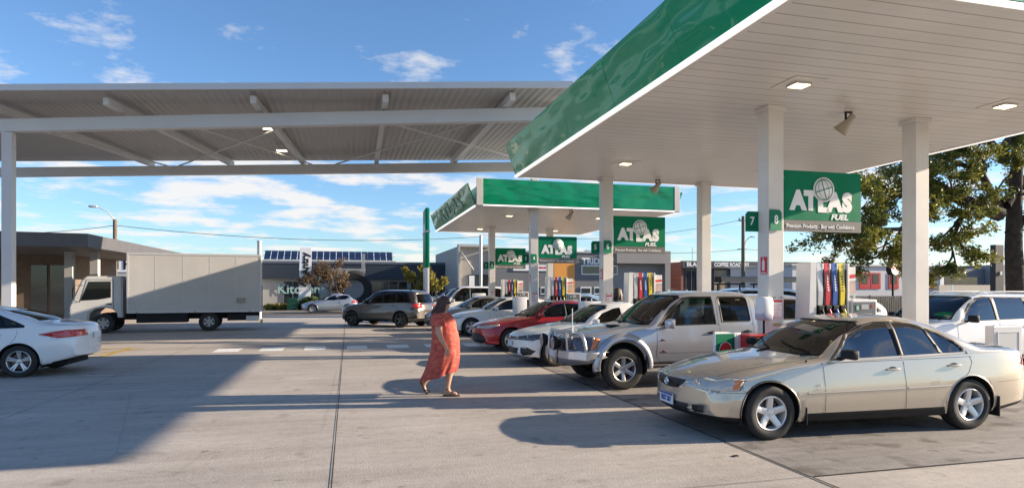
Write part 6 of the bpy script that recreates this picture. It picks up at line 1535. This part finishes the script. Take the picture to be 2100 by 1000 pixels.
E = [('pel', 'bel'), ('bel', 'che'), ('che', 'upc'), ('upc', 'nkb'), ('nkb', 'nk'), ('nk', 'jaw'), ('jaw', 'hd'), ('hd', 'top'), ('jaw', 'chin'), ('hd', 'nos2'), ('nos2', 'nose'), ('jaw', 'lip'),
     ('upc', 'rs'), ('rs', 're'), ('re', 'rf'), ('rf', 'rw'), ('upc', 'ls'), ('ls', 'le'), ('le', 'lf'), ('lf', 'lw'),
     ('pel', 'rh'), ('rh', 'rk'), ('rk', 'rc'), ('rc', 'ra'), ('ra', 'rb'), ('rb', 'rt'), ('ra', 'rl'), ('pel', 'lh'), ('lh', 'lk'), ('lk', 'lc'), ('lc', 'la'), ('la', 'lb'), ('lb', 'lt'), ('la', 'll')]
hand_chain(V, E, 'rw', (.12, 0, -1), (1, .1, .1), 1, 'rH'); hand_chain(V, E, 'lw', (.1, 0, -1), (1, -.1, .1), -1, 'lH')
skinned('body', V, E, wm, SKIN)
DR = bpy.data.materials.new('coral_print_cloth'); DR.use_nodes = True; n = DR.node_tree; p = n.nodes['Principled BSDF']; p.inputs['Roughness'].default_value = .8
t = n.nodes.new('ShaderNodeTexCoord'); mp = n.nodes.new('ShaderNodeMapping'); mp.inputs['Scale'].default_value = (1, 1, 2.2); a = n.nodes.new('ShaderNodeTexNoise'); a.inputs['Scale'].default_value = 7; a.inputs['Detail'].default_value = 5; a.inputs['Distortion'].default_value = 1.5
r = n.nodes.new('ShaderNodeValToRGB'); el = r.color_ramp.elements; el[0].position = .36; el[0].color = (.36, .05, .045, 1); el[1].position = .52; el[1].color = (.50, .085, .055, 1); e = el.new(.66); e.color = (.54, .15, .09, 1)
n.links.new(t.outputs['Object'], mp.inputs[0]); n.links.new(mp.outputs[0], a.inputs[0]); n.links.new(a.outputs[0], r.inputs[0]); n.links.new(r.outputs[0], p.inputs['Base Color'])
b = NB(); secs = [(1.385, -.065, .135, .185, 0, 0), (1.34, -.07, .175, .215, 0, .01), (1.28, -.055, .205, .225, 0, .01), (1.18, -.03, .215, .225, 0, .01), (1.13, -.028, .208, .222, 0, .012), (1.05, -.01, .222, .232, 0, .015), (.92, 0, .236, .245, 0, .02), (.78, .0, .244, .25, 0, .03), (.64, -.02, .255, .25, .03, .045), (.52, -.05, .272, .25, .12, .06), (.42, -.09, .292, .245, .22, .08), (.335, -.125, .315, .24, .33, .10), (.32, -.125, .31, .235, .33, .10)]
rings = []; NSEG = 72
for z, cx, rx, ry, sl_, fo in secs:
    ring = []
    for k in range(NSEG):
        a = 2*pi*k/NSEG; w = 1+fo*(.6*sin(9*a+z*5)+.4*sin(17*a+1-z*7)); x = cx+rx*cos(a)*w; ring.append(b.verts.new((x, ry*sin(a)*w, z+sl_*(x-cx)*.9+.012*sin(5*a)*fo*10)))
    rings.append(ring)
for A, B in zip(rings, rings[1:]):
    for k in range(NSEG): b.faces.new((A[k], B[k], B[(k+1) % NSEG], A[(k+1) % NSEG]))
o = fin('dress', b, DR, wm, 80); s_ = o.modifiers.new('s', 'SUBSURF'); s_.levels = 1; s_.render_levels = 1
for s in (-1, 1):
    b = NB(); cx, cy, cz = ((-.10, -.19, 1.30) if s < 0 else (-.02, .19, 1.30)); rings = []
    for z, rx, ry, dx, dy in ((.085, .045, .05, .01, .03), (.06, .095, .08, 0, .0), (.0, .115, .095, 0, -.012), (-.07, .118, .10, .01, -.03), (-.115, .122, .105, .01, -.04)):
        rings.append([b.verts.new((cx+dx+rx*cos(a)*(1+.05*sin(6*a)), cy-s*dy*-1*-1+ry*sin(a)*(1+.05*sin(6*a)), cz+z)) for a in [2*pi*k/24 for k in range(24)]])
    for A, B in zip(rings, rings[1:]):
        for k in range(24): b.faces.new((A[k], B[k], B[(k+1) % 24], A[(k+1) % 24]))
    fin('sleeve', b, DR, wm, 80)
HAIR = mat('dark_auburn_hair', (.055, .018, .014), .45, var=.4, vscale=20)
hair_mass(wm, wm, (-.012, 0, 1.545), HAIR, .27, .12, 4, 80, .024)
b = NB(); box(b, .052, .082, -.068, -.012, 1.535, 1.565, .008); box(b, .052, .082, .012, .068, 1.535, 1.565, .008); tube(b, [(.07, -.07, 1.557), (-.04, -.083, 1.556)], .004, 4); tube(b, [(.07, .07, 1.557), (-.04, .083, 1.556)], .004, 4); tube(b, [(.076, -.012, 1.555), (.076, .012, 1.555)], .004, 4); fin('glasses', b, BLACK, wm)
SAN = mat('brown_sandal', (.06, .035, .025), .6)
for (ax, ay, az, rot) in ((.10, -.10, .012, 0), (-.37, .10, .085, rad(62))):
    b = NB(); prism(b, [(-.135, -.035), (-.10, -.045), (.08, -.052), (.145, -.03), (.145, .03), (.08, .050), (-.10, .045), (-.135, .03)], -.012, .012, 'Z'); tube(b, [(.02, -.05, .01), (.04, -.02, .075), (.05, .02, .075), (.03, .05, .01)], .010, 5); tube(b, [(.09, 0, .01), (.05, 0, .07)], .007, 5)
    fin('sandal', b, SAN, wm, 40, (ax, ay, az), (0, rot, 0))
b = NB(); tube(b, [(-.0+.04*cos(a), -.10+.045*sin(a), .115+.01*cos(a)) for a in [2*pi*k/16 for k in range(17)]], .006, 5); fin('anklet', b, BLACK, wm, 60, (.035, 0, 0))
def bystander(px, Y, label, hair, shirt, seed, h=1.72, rz=0):
    k = h/1.72; r = empty('person', (WX(px, Y), Y, 0), rz, label, 'person')
    V = {'pel': (0, 0, .92, (.12, .15)), 'bel': (.01, 0, 1.05, (.11, .14)), 'che': (0, 0, 1.25, (.12, .165)), 'upc': (-.01, 0, 1.38, (.09, .14)), 'nkb': (-.005, 0, 1.45, .055), 'nk': (.005, 0, 1.49, .05), 'jaw': (.02, 0, 1.54, .06), 'hd': (.01, 0, 1.60, (.08, .074)), 'top': (0, 0, 1.655, .062), 'nose': (.10, 0, 1.585, .012), 'chin': (.062, 0, 1.525, .018)}
    E = [('pel', 'bel'), ('bel', 'che'), ('che', 'upc'), ('upc', 'nkb'), ('nkb', 'nk'), ('nk', 'jaw'), ('jaw', 'hd'), ('hd', 'top'), ('hd', 'nose'), ('jaw', 'chin')]
    for s, t_ in ((-1, 'r'), (1, 'l')):
        V.update({t_+'s': (0, s*.17, 1.38, .06), t_+'e': (-.02, s*.22, 1.12, .045), t_+'w': (.08, s*.20, .90, .027), t_+'h': (0, s*.09, .86, .09), t_+'k': (.02, s*.10, .48, .058), t_+'a': (0, s*.10, .09, .036), t_+'t': (.15, s*.10, .035, .028)})
        E += [('upc', t_+'s'), (t_+'s', t_+'e'), (t_+'e', t_+'w'), ('pel', t_+'h'), (t_+'h', t_+'k'), (t_+'k', t_+'a'), (t_+'a', t_+'t')]
        hand_chain(V, E, t_+'w', (.2, 0, -1), (1, 0, .1), -s, t_+'H')
    bd = skinned('body', V, E, r, SKIN); b = NB(); rings = []
    for z, rx, ry in ((1.47, .07, .08), (1.43, .10, .16), (1.37, .125, .215), (1.25, .145, .205), (1.08, .135, .175), (.95, .15, .185), (.84, .155, .19)):
        rings.append([b.verts.new((rx*cos(a)*(1+.03*sin(5*a)), ry*sin(a), z)) for a in [2*pi*i/28 for i in range(28)]])
    for A, B in zip(rings, rings[1:]):
        for i in range(28): b.faces.new((A[i], B[i], B[(i+1) % 28], A[(i+1) % 28]))
    fin('shirt', b, shirt, r, 80)
    for s in (-1, 1):
        b = NB(); tube(b, [(0, s*.09, .93), (.02, s*.10, .50), (0, s*.10, .10)], [.115, .08, .065], 14, cap=False); fin('trouser_leg', b, mat('dark_trousers', (.03, .03, .04), .8), r, 70)
        b = NB(); tube(b, [(0, s*.165, 1.40), (-.01, s*.205, 1.24), (-.02, s*.225, 1.14)], [.075, .066, .060], 12, cap=False); fin('sleeve', b, shirt, r, 70)
        b = NB(); box(b, -.07, .21, s*.10-.045, s*.10+.045, 0, .075, .025); fin('shoe', b, BLACK, r, 50)
    hair_mass(r, r, (.005, 0, 1.60), hair, .20, .03, seed, 50, .02)
    for ch in kids(r): pass
    r.scale = (k, k, k); return r
bystander(1266, 16.75, 'person with long brown hair and dark top standing beyond the white hatch', mat('brown_hair', (.09, .045, .025), .5, var=.3), mat('black_top', (.02, .02, .022), .8), 3, 1.80, rad(100))
bystander(1046, 25.35, 'dark haired person standing beside the farthest pump', mat('black_hair', (.012, .010, .010), .5), mat('tan_top', (.30, .14, .08), .8), 5, 1.66, rad(60))
